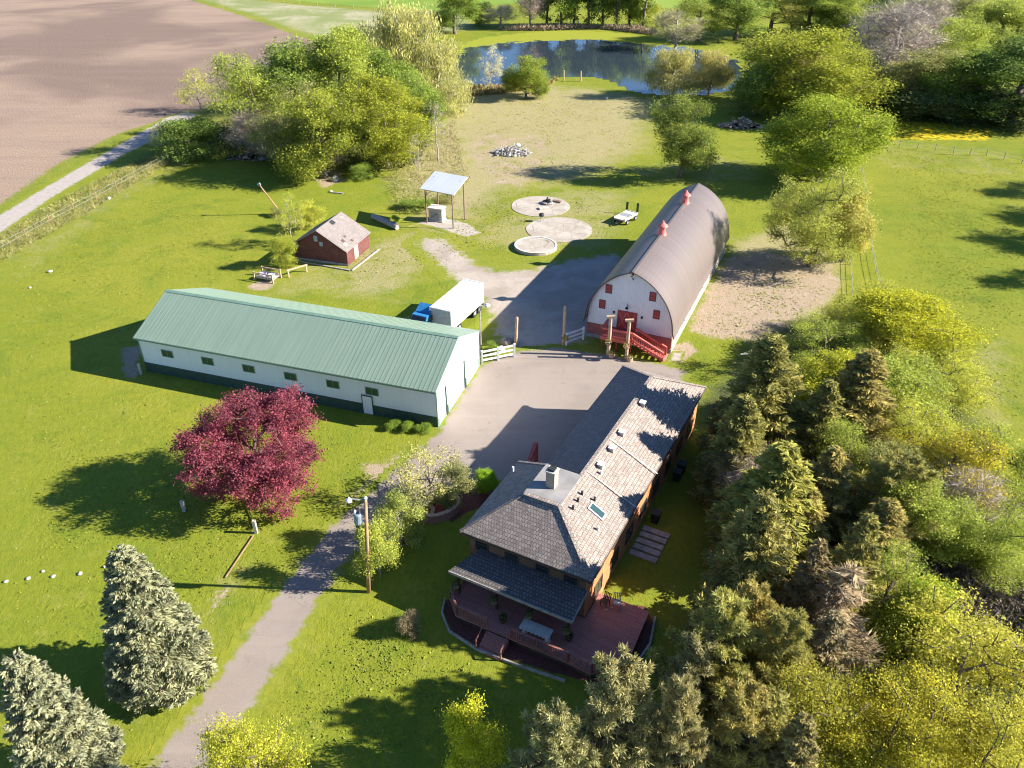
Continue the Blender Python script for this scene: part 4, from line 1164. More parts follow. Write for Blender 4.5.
# wooden feed bunk and saw-horse by the shed
def rect_post_frame(): pass
t = thing('feed_bunk', 'pale wooden four-post feed bunk with a lilac tub, behind the green roof', 'feeder', at(268, 279), R(-20))
for x in (-1.4, 1.4):
    for y in (-.9, .9):
        b = MB(); b.box(x - .08, x + .08, y - .08, y + .08, 0, 1.25); b.build('post', M['log'], t)
for y in (-.9, .9):
    b = MB(); b.bar((-1.5, y, 1.1), (1.5, y, 1.1), .1, .16); b.build('rail', M['log'], t)
b = MB(); b.box(-1.3, 1.3, -.75, .75, .3, .42); b.box(-1.3, 1.3, -.78, -.7, .42, .7); b.box(-1.3, 1.3, .7, .78, .42, .7); b.build('trough', M['greywood'], t)
b = MB(); b.lathe((-.6, -.1, .42), [(.45, 0), (.52, .35), (.48, .36), (.42, .08)], 14); b.build('tub', M['purple'], t)
b = MB(); b.lathe((.6, .1, .42), [(.40, 0), (.45, .3), (.41, .31), (.36, .08)], 14); b.build('tub', M['white'], t)
t = thing('sawhorse', 'pale two-legged wooden hitching rail standing in the grass before the red shed', 'rail', at(298, 274.5), R(40))
b = MB(); b.bar((-1.5, 0, 1.0), (1.5, 0, 1.0), .14, .16); b.build('rail', M['log'], t)
for x in (-1.3, 1.3):
    b = MB(); b.box(x - .08, x + .08, -.08, .08, 0, .92); b.build('post', M['log'], t)

# ------------------------------------------------------------------ pavilion
PF = Frame(60)
def build_pavilion():
    posts = [at(427, 223), at(453.3, 228.5), at(464.6, 219.5)]
    posts.append(posts[0] + posts[2] - posts[1])
    c = (posts[0] + posts[2]) / 2
    t = thing('pavilion', 'open pavilion of thin posts with a tilted shiny metal roof', 'pavilion', c)
    tops = [5.35, 5.35, 6.5, 6.5]
    for p, z in zip(posts, tops):
        b = MB(); b.tube(p - c, p - c + Vector((0, 0, z)), .10, .09, 8); b.build('post', M['rust'], t)
    def ex(i, k=1.26): d = posts[i] - c; return d * k + Vector((0, 0, tops[i] + .12))
    b = MB(); b.slab([ex(0), ex(1), ex(2), ex(3)], .08); b.build('roof', M['steel'], t)
    b = MB()
    for i, j in ((0, 1), (1, 2), (2, 3), (3, 0)):
        P_, Q_ = posts[i] - c, posts[j] - c
        b.bar(P_ + Vector((0, 0, tops[i] - .1)), Q_ + Vector((0, 0, tops[j] - .1)), .1, .18)
        for s, e, z in ((P_, Q_, tops[i]), (Q_, P_, tops[j])):
            d = (e - s).normalized(); b.bar(s + Vector((0, 0, z - 1.2)), s + d * 1.0 + Vector((0, 0, z - .15)), .07, .07)
    b.build('beam', M['rust'], t)
    o = thing('stone_oven', 'square grey masonry oven with a dark opening under the metal-roofed pavilion', 'oven', at(437.5, 220), R(-20))
    b = MB(); b.box(-1.25, 1.25, -.9, .9, 0, .25); b.build('base', M['conc'], o)
    b = MB(); b.box(-1.1, 1.1, -.72, .8, .25, 1.95); b.build('body', M['conc'], o)
    b = MB(); b.box(-.75, .55, -.75, -.722, .45, 1.6); b.build('opening', M['grey'], o)
    b = MB()
    for i in range(5): b.box(-.7, .5, -.77, -.752, .55 + i * .2, .6 + i * .2)
    b.build('grate', M['black'], o)
    b = MB(); b.box(-1.25, 1.25, -.85, .95, 1.95, 2.12); b.build('top', M['concrim'], o)
build_pavilion()

# ------------------------------------------------------------------ round concrete pads
def disc(name, label, px, r, z, mat, rim=None, cat='concrete pad'):
    p = at(*px); t = thing(name, label, cat, p)
    rg = random.Random(int(px[0])); n = 56; pts = [(math.cos(2 * math.pi * i / n) * r * rg.uniform(.985, 1.01), math.sin(2 * math.pi * i / n) * r * rg.uniform(.985, 1.01)) for i in range(n)]
    b = MB(); b.prism(pts, 0, z); b.build('slab', mat, t)
    if rim:
        b = MB()
        for i in range(n):
            q0, q1 = 2 * math.pi * i / n, 2 * math.pi * (i + 1) / n
            a0 = Vector((math.cos(q0), math.sin(q0), 0)); a1 = Vector((math.cos(q1), math.sin(q1), 0))
            b.add([a0 * (r - .28) + Vector((0, 0, z)), a0 * r + Vector((0, 0, z)), a1 * r + Vector((0, 0, z)), a1 * (r - .28) + Vector((0, 0, z)),
                   a0 * (r - .28) + Vector((0, 0, z + rim)), a0 * r + Vector((0, 0, z + rim)), a1 * r + Vector((0, 0, z + rim)), a1 * (r - .28) + Vector((0, 0, z + rim))],
                  [(4, 5, 6, 7), (5, 1, 2, 6), (0, 4, 7, 3)])
        b.build('rim', M['concrim'], t)
    return t
def m_pad():
    m, nt, b, out = new_mat('stained_concrete')
    co = nt.n('ShaderNodeTexCoord').outputs['Object']
    n1 = nt.noise(co, .35, 6, .7, .8); n2 = nt.noise(co, 6, 4, .7)
    c = nt.mix(nt.ramp(n1, .35, .65), (.34, .29, .23), (.46, .41, .35)); c = nt.mix(nt.ramp(n2, .5, .8, 0, .5), c, (.25, .22, .17))
    vo = nt.n('ShaderNodeTexVoronoi', _feature='DISTANCE_TO_EDGE'); vo.inputs['Scale'].default_value = .33; nt.l(co, vo.inputs['Vector'])
    c = nt.mix(nt.ramp(vo.outputs['Distance'], .015, .0, 0, .7), c, (.14, .13, .08))
    nt.l(c, b.inputs['Base Color']); b.inputs['Roughness'].default_value = .9
    return m
M['pad'] = m_pad()
disc('concrete_pad', 'round stained concrete pad with a fire ring, farthest of the three from the barn gable', (540.5, 206.3), 4.7, .06, M['pad'])
disc('concrete_pad', 'flat round concrete pad in the middle of the three, with a small grill', (559, 229.5), 4.95, .06, M['pad'])
disc('stock_tank', 'low round concrete tank with a raised rim, nearest of the three circles', (535.7, 247.5), 3.05, .42, M['pad'], .05, 'tank')
t = thing('fire_pit', 'dark round fire ring with charred logs on the far concrete pad', 'fire pit', at(547, 203.5, .06))
b = MB()
for i in range(14):
    q = 2 * math.pi * i / 14; b.rock((math.cos(q) * .75, math.sin(q) * .75, .18), .24, .8, i)
b.build('stone_ring', M['foot'], t)
b = MB(); b.bar((-.6, -.3, .3), (.5, .4, .55), .22, .22); b.bar((-.4, .5, .35), (.5, -.4, .75), .2, .2); b.bar((-.2, 0, .2), (.1, .1, 1.0), .2, .2); b.build('charred_logs', M['black'], t)
t = thing('grill', 'small black grill on legs standing on the middle concrete pad', 'grill', at(541.5, 221, .06))
b = MB(); b.lathe((0, 0, .7), [(.1, 0), (.38, .12), (.42, .3), (.36, .48), (.12, .6)], 14); b.build('bowl', M['black'], t)
for i in range(3):
    q = i * 2.094; b = MB(); b.tube((math.cos(q) * .38, math.sin(q) * .38, 0), (math.cos(q) * .2, math.sin(q) * .2, .78), .03, .03, 6); b.build('leg', M['grey'], t)
board('bench_plank', 'pale plank lying on the far concrete pad beside the fire ring', 'plank', at(539, 209.5), at(549, 208.5), .9, .2, M['stone'], .18)
board('charred_plank', 'rust brown plank lying on the far concrete pad right of the fire ring', 'plank', at(553, 201.5), at(561, 203), .6, .2, M['rust'], .18)

# ------------------------------------------------------------------ box truck trailer and blue tractor
TF = Frame(64.6)
def build_trailer():
    n0, u0 = TF.inv(at(429.7, 306.9, 3.5)); n1, _ = TF.inv(at(450.8, 311.6, 3.5)); _, u1 = TF.inv(at(483.6, 283.4, 3.5))
    nm = (n0 + n1) / 2; off = (nm, u0, 0)
    t = thing('box_trailer', 'tall white box trailer parked on the gravel behind the green roof', 'trailer', TF.w(nm, u0), TF.rz)
    b = MB(off); b.box(n0, n1, u0, u1, 1.05, 3.5); b.build('box', M['white'], t)
    b = MB(off); b.box(n0 + .1, n1 - .1, u0 - .03, u0 - .002, 1.6, 3.4); b.build('shaded_nose_panel', M['grey'], t)  # grey puts the shade on the white trailer's nose into colour
    b = MB(off)
    for x in (n0 + .02, n1 - .02): b.box(x - .05, x + .05, u0 - .05, u0 + .05, 1.05, 3.55)
    b.box(n0, n1, u0 - .05, u0 + .05, 3.46, 3.56); b.box(n0, n1, u1 - .05, u1 + .05, 3.46, 3.56); b.build('corner_cap', M['white'], t)
    b = MB(off); b.box(n0 + .4, n0 + .6, u0, u1, .8, 1.05); b.box(n1 - .6, n1 - .4, u0, u1, .8, 1.05); b.box(n0 + .1, n1 - .1, u0 - .1, u0 + .1, .85, 1.05); b.build('chassis', M['black'], t)
    for u in (u0 + .7, u0 + 2.0, u1 - 2.2, u1 - 1.0):
        for x, s in ((n0 + .22, -1), (n1 - .22, 1)):
            b = MB(off); b.tube((x - .15, u, .5), (x + .15, u, .5), .5, .5, 18); w = b.build('wheel', M['tyre'], t)
            b = MB(off); b.tube((x + s * .14, u, .5), (x + s * .17, u, .5), .26, .2, 12); b.build('rim', M['grey'], w)
    b = MB(off); b.box(n0 + .2, n1 - .2, u1 + .003, u1 + .05, 1.15, 3.35); b.build('rear_door', M['white'], t)
    b = MB(off); b.box(n0 + .1, n1 - .1, u1, u1 + .12, .6, .75); b.build('bumper', M['black'], t)
    # blue tractor unit left of the trailer's nose
    p = at(423, 335); n, u = TF.inv(p); off = (n, u, 0)
    t = thing('blue_truck', 'blue truck cab with a dark windshield left of the white box trailer', 'truck', TF.w(n, u), TF.rz)
    b = MB(off); b.add([(n - 1.05, u - 1.0, .9), (n + 1.05, u - 1.0, .9), (n + 1.05, u + 1.3, .9), (n - 1.05, u + 1.3, .9), (n - 1.05, u - 1.0, 1.9), (n + 1.05, u - 1.0, 1.9), (n + .95, u - .45, 2.75), (n - .95, u - .45, 2.75), (n + .95, u + 1.3, 2.85), (n - .95, u + 1.3, 2.85)],
                       [(3, 2, 1, 0), (0, 1, 5, 4), (4, 5, 6, 7), (7, 6, 8, 9), (1, 2, 8, 6, 5), (3, 0, 4, 7, 9), (2, 3, 9, 8)]); b.build('cab', M['blue'], t)
    b = MB(off); b.add([(n - .95, u - .99, 1.93), (n + .95, u - .99, 1.93), (n + .86, u - .5, 2.68), (n - .86, u - .5, 2.68), (n - .95, u - 1.03, 1.93), (n + .95, u - 1.03, 1.93), (n + .86, u - .54, 2.68), (n - .86, u - .54, 2.68)],
                       [(4, 5, 6, 7), (0, 4, 7, 3), (1, 2, 6, 5), (3, 7, 6, 2), (0, 1, 5, 4)]); b.build('windshield', M['glass'], t)
    b = MB(off); b.box(n - .85, n + .85, u - 2.3, u - 1.0, .8, 1.72); b.build('hood', M['blue'], t)
    b = MB(off); b.box(n - .6, n + .6, u - 2.36, u - 2.303, .8, 1.5); b.build('grille', M['grey'], t)
    b = MB(off); b.slab([(n - .9, u + .2, 2.87), (n + .9, u + .2, 2.87), (n + .9, u + 1.3, 3.45), (n - .9, u + 1.3, 3.45)], .06); b.box(n - .9, n + .9, u + 1.2, u + 1.3, 2.85, 3.4); b.build('wind_deflector', M['blue'], t)
    for s in (-1, 1):
        b = MB(off); b.box(n + s * 1.07 - .012, n + s * 1.07 + .012, u - .3, u + .8, 1.95, 2.55); b.build('side_window', M['glass'], t)
        b = MB(off); b.box(n + s * 1.25 - .08, n + s * 1.25 + .08, u - .9, u - .8, 1.9, 2.5); b.build('mirror', M['black'], t)
        b = MB(off); b.lathe((n + s * .72, u - 2.33, 1.05), [(.12, 0), (.14, .1), (.1, .2)], 10); b.build('headlight', M['lamp'], t)
        for uu in (u - 1.6, u + 2.2):
            b = MB(off); b.tube((n + s * .9 - .16, uu, .5), (n + s * .9 + .16, uu, .5), .5, .5, 18); b.build('wheel', M['tyre'], t)
    b = MB(off); b.box(n - .45, n + .45, u - 2.2, u + 3.0, .55, .85); b.build('chassis', M['black'], t)
build_trailer()

# ------------------------------------------------------------------ small white utility cart with two dark posts behind it
UF = Frame(52)
t = thing('flat_wagon', 'small pale flat wagon with a grey panel on the grass left of the barn', 'wagon', at(625.5, 221), UF.rz)
b = MB(); b.box(-.95, .95, -1.9, 1.9, .62, .8); b.build('deck', M['greywood'], t)
for x0, x1, y0, y1 in ((-1.0, -.9, -1.95, 1.95), (.9, 1.0, -1.95, 1.95), (-.9, .9, 1.85, 1.95)):
    b = MB(); b.box(x0, x1, y0, y1, .80, 1.02); b.build('side_board', M['concrim'], t)
b = MB(); b.slab([(-.9, -1.9, .86), (.9, -1.9, .86), (.9, -.6, 1.0), (-.9, -.6, 1.0)], .05); b.build('front_cover', M['concrim'], t)
b = MB(); b.slab([(-.8, -.5, .98), (.8, -.5, .98), (.8, .35, 1.12), (-.8, .35, 1.12)], .05); b.build('grey_panel', M['grey'], t)
b = MB(); b.slab([(-.88, .5, .95), (.88, .5, .95), (.88, 1.8, .95), (-.88, 1.8, .95)], .05); b.build('rear_cover', M['concrim'], t)
for x in (-.98, .98):
    for y in (-1.2, 1.2):
        b = MB(); b.tube((x - .1, y, .36), (x + .1, y, .36), .36, .36, 16); w = b.build('wheel', M['tyre'], t)
        b = MB(); b.tube((x * 1.09, y, .36), (x * 1.13, y, .36), .2, .17, 12); b.build('rim', M['grey'], w)
b = MB(); b.bar((-.4, -1.9, .6), (0, -3.0, .45), .08, .1); b.bar((.4, -1.9, .6), (0, -3.0, .45), .08, .1); b.build('tongue', M['black'], t)
for i, (px, py) in enumerate(((626.6, 213.2), (637, 214.5))):
    p = at(px, py); b = MB((0, 0, 0)); b.box(-.16, .16, -.12, .12, 0, 1.75); b.box(-.18, .18, -.14, .14, 1.75, 1.82); o = b.build('dark_post', M['dkgreen']); o.location = p
    tag(o, ('left' if i == 0 else 'right') + ' of the two short dark posts standing behind the pale flat wagon', 'post', 'dark posts behind the flat wagon')

# ------------------------------------------------------------------ gate posts, log pillars, fences
def log_post(label, px, H, r=.16, knob=True, lean=0):
    p = at(*px); t = thing('log_post', label, 'post', p); t.rotation_euler = (0, lean, 0)
    b = MB(); rg = random.Random(int(px[0])); z = 0; k = 8
    prof = [(r * 1.15 * rg.uniform(.93, 1.07) * (1 - .2 * i / k), H * i / k) for i in range(k + 1)]; prof.append((r * .5, H + .08))
    b.lathe((0, 0, 0), prof, 10); b.build('shaft', M['log'], t, True)
    return t
log_post('tall leaning log gatepost on the left side of the gravel entrance', (515.8, 346), 3.6, .17, lean=.03)
log_post('tall log gatepost on the right of the gravel entrance, beside the barn', (563.6, 345), 4.9, .17, lean=.0)
def basket(label, p, z, r=.3, col=(.35, .28, .05), name='flower_basket'):
    t = thing(name, label, 'flower basket', p + Vector((0, 0, z)))
    b = MB(); b.lathe((0, 0, -.2), [(r * .5, 0), (r * .9, .12), (r, .28)], 12); b.build('basket', M['log'], t)
    o = obj('flowers', leaf_blob_mesh('flowers', (0, 0, .12), r * 1.05, 160, .16, int(r * 100), M['leaf']), t); o.color = (*col, 1)
p = at(563.6, 345); basket('hanging basket of yellow flowers low on the right gatepost beside the barn', p + Vector((.15, -.3, 0)), .95, .38, (.42, .32, .04))
for i, (px, lab) in enumerate((((608, 355.5), 'left of the two tall capped log pillars before the red barn stairs'), ((626, 359.2), 'right of the two tall capped log pillars before the red barn stairs'))):
    t = log_post(lab, px, 4.7, .18, lean=.0); t['group'] = 'capped log pillars'
    b = MB(); b.bar((-.46, 0, 4.8), (.46, 0, 4.84), .3, .22); b.build('cap', M['log'], t)
    p = at(*px)
    basket('planter of dry flowers strapped to the %s log pillar at the barn stairs' % ('left' if i == 0 else 'right'), p + Vector((-.12, -.34, 0)), 1.75, .36, (.30, .24, .10))
    t = thing('stump_planter', 'round stump planter at the foot of the %s log pillar' % ('left' if i == 0 else 'right'), 'planter', p + Vector((.35, -.35, 0)))
    b = MB(); b.lathe((0, 0, 0), [(.33, 0), (.36, .3), (.33, .42)], 12); b.build('tub', M['log'], t); o = obj('flowers', leaf_blob_mesh('flowers', (0, 0, .5), .34, 120, .15, 7, M['leaf']), t); o.color = (.20, .20, .06, 1)

def rail_fence(label, a, b_, H=1.25, rails=3, panels=2, mat=None):
    mat = mat or M['white']; a = at(*a); b_ = at(*b_); c = (a + b_) / 2; t = thing('rail_fence', label, 'fence', c)
    for i in range(panels + 1):
        p = a.lerp(b_, i / panels) - c; m = MB(); m.box(p.x - .11, p.x + .11, p.y - .11, p.y + .11, 0, H + .12); m.build('post', mat, t)
    for k in range(rails):
        z = H * (.28 + .68 * k / (rails - 1)); m = MB(); m.bar(a - c + Vector((0, 0, z)), b_ - c + Vector((0, 0, z)), .06, .22); m.build('rail', mat, t)
    return t
rail_fence('white three-rail fence between the shed corner and the left gatepost', (482, 364), (514.5, 357), 1.55, 3, 2)
rail_fence('white three-rail fence between the right gatepost and the barn', (566, 345.5), (583, 339.5), 1.5, 3, 1)
rail_fence('small white gate panel leaning by the dark shed wall above the maroon tree', (279, 409), (288, 404.5), 1.0, 4, 1)
t = thing('yard_lamp', 'thin lamp post with a white lamp behind the white shed gable', 'lamp post', at(481, 350))
b = MB(); b.tube((0, 0, 0), (0, 0, 5.6), .08, .06, 8); b.build('pole', M['greywood'], t)
b = MB(); b.bar((0, 0, 5.5), (.75, 0, 5.65), .06, .06); b.lathe((.8, 0, 5.5), [(.34, 0), (.30, .14), (.12, .28)], 12); b.build('lamp_head', M['lamp'], t)

# rocks edging the gate bed
for k, (x, y, r, lab) in enumerate(((500, 351, .55, 'pale boulder at the foot of the left gatepost, leftmost of the bed'), (507, 344, .75, 'large brown boulder behind the white fence by the left gatepost'), (513, 341, .5, 'small boulder closest behind the left gatepost'))):
    b = MB(); b.rock((0, 0, r * .4), r, .7, 40 + k); o = b.build('boulder', M['barnpink'] if k == 1 else M['stone'], None, True); o.location = at(x, y); tag(o, lab, 'boulder')

# ------------------------------------------------------------------ utility pole
t = thing('utility_pole', 'tall wooden utility pole with a lamp arm and transformer beside the gravel drive', 'utility pole', at(368.8, 592))
t.rotation_euler = (0, .075, 0)
b = MB(); b.tube((0, 0, 0), (0, 0, 9.1), .155, .11, 12); b.build('pole', M['pole'], t, True)
b = MB(); b.bar((0, 0, 8.95), (-.95, -.1, 9.05), .06, .06); b.build('lamp_arm', M['grey'], t)
b = MB(); b.lathe((-1.1, -.1, 8.85), [(.21, 0), (.20, .14), (.1, .24), (.05, .3)], 12); b.build('lamp_head', M['lamp'], t)
b = MB(); b.lathe((0, 0, 9.1), [(.12, 0), (.12, .06), (.05, .12)], 10); b.build('pole_cap', M['lamp'], t)
b = MB(); b.lathe((-.55, -.15, 6.9), [(.21, 0), (.25, .08), (.25, .8), (.2, .9)], 14); tc = b.build('transformer', M['canblue'], t)
b = MB(); b.bar((-.3, -.08, 7.1), (0, 0, 7.1), .08, .1); b.bar((-.3, -.08, 7.6), (0, 0, 7.6), .08, .1); b.build('bracket', M['grey'], t)
for x, m_ in ((-.72, 'lamp'), (-.45, 'black')):
    b = MB(); b.lathe((x, -.15, 7.85), [(.06, 0), (.1, .06), (.06, .12), (.1, .18), (.04, .28)], 8); b.build('bushing', M[m_], tc)
b = MB(); b.lathe((-.55, -.15, 6.6), [(.1, 0), (.16, .1), (.2, .3)], 10); b.build('junction_box', M['black'], tc)

# ------------------------------------------------------------------ curved brick planters beside the driveway
def brick_planter(label, center, outer, inner_r, H, z_in, rz):
    c = at(*center); t = thing('brick_planter', label, 'planter', c, rz)
    n = 26
    ring = [(math.cos(2 * math.pi * i / n) * outer[0], math.sin(2 * math.pi * i / n) * outer[1]) for i in range(n)]
    inn = [(x * (1 - .3 / outer[0]), y * (1 - .3 / outer[1])) for x, y in ring]
    b = MB(); vs = [(x, y, 0) for x, y in ring] + [(x, y, H) for x, y in ring] + [(x, y, 0) for x, y in inn] + [(x, y, H) for x, y in inn]; fs = []
    for i in range(n):
        j = (i + 1) % n; fs += [(i, j, n + j, n + i), (3 * n + i, 3 * n + j, 2 * n + j, 2 * n + i)]
    b.add(vs, fs); b.build('wall', M['brick'], t)
    b = MB(); vs = [(x * 1.03, y * 1.03, H) for x, y in ring] + [(x * 1.03, y * 1.03, H + .09) for x, y in ring] + [(x * .97, y * .97, H) for x, y in inn] + [(x * .97, y * .97, H + .09) for x, y in inn]; fs = []
    for i in range(n):
        j = (i + 1) % n; fs += [(i, j, n + j, n + i), (3 * n + i, 3 * n + j, 2 * n + j, 2 * n + i), (n + i, n + j, 3 * n + j, 3 * n + i), (j, i, 2 * n + i, 2 * n + j)]
    b.add(vs, fs); b.build('coping', M['brickcap'], t)
    b = MB(); b.prism([(x * .995, y * .995) for x, y in inn], 0, z_in); b.build('bed', M['redbed'], t)
M['redbed'] = m_plain('red_gravel', (.42, .10, .08), .9, .25, 6, bump=.5)
brick_planter('curved red brick planter with pale coping at the corner of the shaded lawn', (441, 512), (1.75, 1.15), .3, .75, .35, .65)
brick_planter('smaller round red brick planter left of the larger curved one', (425.5, 515), (.8, .8), .3, .5, .3, 0)
t = thing('brick_wing_wall', 'red stained wooden brace standing between house corner and driveway', 'brace', at(529, 474), HF.rz)
b = MB(); b.bar((0, -1.1, .2), (0, 1.2, 2.6), .35, .25); b.build('brace', M['redrail'], t); b = MB(); b.box(-.17, .17, 1.1, 1.4, 0, 2.6); b.build('post', M['redrail'], t)

# stone edging and wooden steps on the right side of the house
t = thing('stone_steps', 'weathered plank walkway laid on the lawn by the right side of the house', 'walkway', HF.w(-11.6, 44.4), HF.rz)
for i in range(5):
    b = MB(); b.box(-.9, 1.3, -1.6 + i * .75, -1.05 + i * .75, 0, .12 + .03 * (i % 2)); b.build('plank', M['greywood'], t)
for k, (n, u) in enumerate(((-11.9, 47.3), (-12.0, 53.2), (-12.0, 54.4))):
    t = thing('waste_bin', ('black lidded bin by the house wall above the plank walkway', 'dark bin at the far right wall of the house, nearer one of two', 'dark bin at the far right wall of the house, farther one of two')[k], 'bin', HF.w(n, u), HF.rz)
    b = MB(); b.add([(-.27, -.3, 0), (.27, -.3, 0), (.27, .3, 0), (-.27, .3, 0), (-.33, -.37, .95), (.33, -.37, .95), (.33, .37, .95), (-.33, .37, .95)], [(3, 2, 1, 0), (4, 5, 6, 7), (0, 1, 5, 4), (1, 2, 6, 5), (2, 3, 7, 6), (3, 0, 4, 7)]); b.build('body', M['black'], t)
    b = MB(); b.box(-.36, .36, -.4, .4, .955, 1.03); b.build('lid', M['black'], t)

# clothes-line post on the lawn right of the house
t = thing('clothesline_post', 'white T-shaped clothesline post on the lawn beside the dark spruce', 'post', at(746.5, 371.5), .1)
b = MB(); b.tube((0, 0, 0), (0, 0, 2.2), .05, .05, 8); b.build('pole', M['dkgreen'], t); b = MB(); b.bar((-1.0, 0, 2.2), (.5, 0, 2.2), .07, .07); b.build('crossbar', M['white'], t)

# ------------------------------------------------------------------ small loose things
def rock(label, px, r, k, mat='stone', group=None, sq=.5, cat='rock'):
    b = MB(); b.rock((0, 0, r * .2), r * .72, sq, k); o = b.build('rock', M[mat], None, True); o.location = at(*px); return tag(o, label, cat, group)
rock('white rock at the left edge of the lawn, leftmost of the broken line of rocks', (6, 582), .27, 1, group='white rocks on the lawn')
rock('white rock second from the left in the broken line on the lawn', (28, 579), .27, 2, group='white rocks on the lawn')
rock('white rock slightly behind the others in the line on the lawn', (43, 571.5), .22, 3, group='white rocks on the lawn')
rock('flat white rock third from the left in front of the line on the lawn', (53, 577), .28, 4, group='white rocks on the lawn')
rock('white rock at the end of a bare strip, nearest the blue spruce', (80, 574), .28, 5, group='white rocks on the lawn')
board('fallen_branch', 'bare white branch lying on the lawn left of the blue spruce', 'branch', at(104, 568), at(115, 561), .12, .12, M['stone'])
rock('white rock in the rough grass at the far left pasture', (50, 272), .55, 6, sq=.3)
rock('small white rock on the left pasture below the longer pale rock', (30, 288), .35, 7)
rock('pale tyre-sized stone on the pasture fence line by the farm track', (109, 199), .55, 8, 'white', sq=.6)
rock('large tan rock at the foot of the leafy grove left of the pavilion', (335, 180.5), 1.2, 9, 'greywood', sq=.7)
rock('small white rock below the tan rock by the grove', (331, 192), .5, 10)
rock('white block on the debris heap in the clearing', (517.5, 146), .9, 11, 'white')
rock('pale rock on the pond bank below the two short posts', (606, 99), .9, 12)
t = thing('log_pile', 'long grey log lying across the dark roof shadow left of the pavilion', 'log', at(385.5, 224.5), R(-46))
b = MB(); b.tube((-3.2, 0, .45), (3.0, 0, .35), .42, .36, 10); b.build('log', M['greywood'], t); b = MB(); b.tube((-2.6, .6, .3), (2.2, .65, .3), .28, .25, 8); b.build('log', M['barnpink'], t)
def heap(label, px, rx, ry, n, seed, mats, name='debris_heap', hgt=1.2):
    t = thing(name, label, 'heap', at(*px)); rg = random.Random(seed)
    for m_ in mats:
        b = MB(); b.prism([(rx * .95 * math.cos(k * .5236), ry * .95 * math.sin(k * .5236)) for k in range(12)], -.05, .14)
        for i in range(n):
            a = rg.uniform(0, 6.28); q = rg.random() ** .6; x, y = math.cos(a) * rx * q, math.sin(a) * ry * q; z = hgt * (1 - q) * rg.uniform(.3, 1) + .1
            if rg.random() < .5: b.rock((x, y, z), rg.uniform(.15, .45), .7, rg.randint(0, 999))
            else:
                d = Vector((rg.uniform(-1, 1), rg.uniform(-1, 1), rg.uniform(-.3, .4))).normalized() * rg.uniform(.5, 1.3); b.bar(Vector((x, y, z)) - d, Vector((x, y, z)) + d, .12, .12)
        b.build('rubble', M[m_], t)
heap('low heap of grey rubble and broken concrete in the tan clearing', (511, 153), 3.6, 2.6, 60, 4, ('greywood', 'concrim', 'foot'))
heap('reddish brush pile beside the round tree beyond the barn', (742, 127), 5.0, 2.0, 50, 5, ('rust', 'barnpink', 'greywood'), 'brush_pile', 2.0)
heap('brown heap of branches under the leafy grove by the track', (262, 158), 6.0, 2.0, 60, 6, ('rust', 'greywood', 'log'), 'brush_pile', 1.6)
for i, (px, py) in enumerate(((563.5, 81), (580.5, 81.5))):
    p = at(px, py); b = MB(); b.tube((0, 0, 0), (0, 0, 2.6), .2, .18, 8); o = b.build('short_post', M['log']); o.location = p; tag(o, ('left' if i == 0 else 'right') + ' of two short pale posts on the near bank of the pond', 'post', 'posts on the pond bank')
t = thing('leaning_post', 'thin leaning grey post with a pale top left of the red shed', 'post', at(281.5, 214)); t.rotation_euler = (R(12), R(-24), 0)
b = MB(); b.tube((0, 0, 0), (0, 0, 5.6), .13, .09, 8); b.build('pole', M['pole'], t); b = MB(); b.box(-.2, .2, -.16, .16, 5.6, 5.95); b.build('bird_box', M['canblue'], t)
t = thing('stub_post', 'short weathered white post at the corner of the overgrown strip by the drive', 'post', at(256.5, 533)); b = MB(); b.box(-.12, .12, -.12, .12, 0, 1.35); b.build('post', M['stone'], t)
t = thing('old_gate_post', 'short pale stub post in the shadow by the maroon tree', 'post', at(184.5, 511)); b = MB(); b.box(-.13, .13, -.13, .13, 0, 1.1); b.build('post', M['stone'], t)
t = thing('gable_downspout', 'small white gate post at the far left corner of the long white shed', 'post', at(141.5, 374)); b = MB(); b.box(-.12, .12, -.12, .12, 0, 1.3); b.build('post', M['stone'], t)
b = MB(); b.tube((-.2, 0, .45), (.2, 0, .45), .45, .45, 16); 
# wire fences
def wire_fence(label, pts, n, H=1.2, mat='greywood', wires=2, r=.05, strip=False):
    P = [at(*p) for p in pts]; c = sum(P, Vector()) / len(P); t = thing('wire_fence', label, 'fence', c)
    L = [0]; 
    for a, b in zip(P[:-1], P[1:]): L.append(L[-1] + (b - a).length)
    def pos_(s):
        for i in range(len(P) - 1):
            if s <= L[i + 1] + 1e-6: return P[i].lerp(P[i + 1], (s - L[i]) / (L[i + 1] - L[i])) - c
        return P[-1] - c
    rg = random.Random(n)
    for i in range(n):
        p = pos_(L[-1] * i / (n - 1)); b = MB(); b.tube(p, p + Vector((rg.uniform(-.1, .1), rg.uniform(-.1, .1), H * rg.uniform(.9, 1.1))), r, r * .9, 6); b.build('post', M[mat], t)
    for k in range(wires):
        b = MB(); z = H * (k + 1) / (wires + .3)
        for i in range(n - 1):
            b.bar(pos_(L[-1] * i / (n - 1)) + Vector((0, 0, z)), pos_(L[-1] * (i + 1) / (n - 1)) + Vector((0, 0, z)), .025, .025)
        b.build('wire', M['grey'], t)
    return t
wire_fence('wire fence with wooden posts along the farm track in the left pasture', [(-30, 268), (22, 240), (64, 216), (85, 206), (107, 194), (150, 170), (168, 160)], 10, 1.3, 'pole', 2, .07)
wire_fence('grey wire fence running away along the left edge of the right hand field', [(882, 300), (873, 262), (866, 210), (862, 172)], 14, 1.0, 'foot', 2, .05)
wire_fence('older thin wire fence left of the grey one beside the bare dirt yard', [(852, 295), (849, 250), (846, 205)], 8, .8, 'greywood', 2, .06)
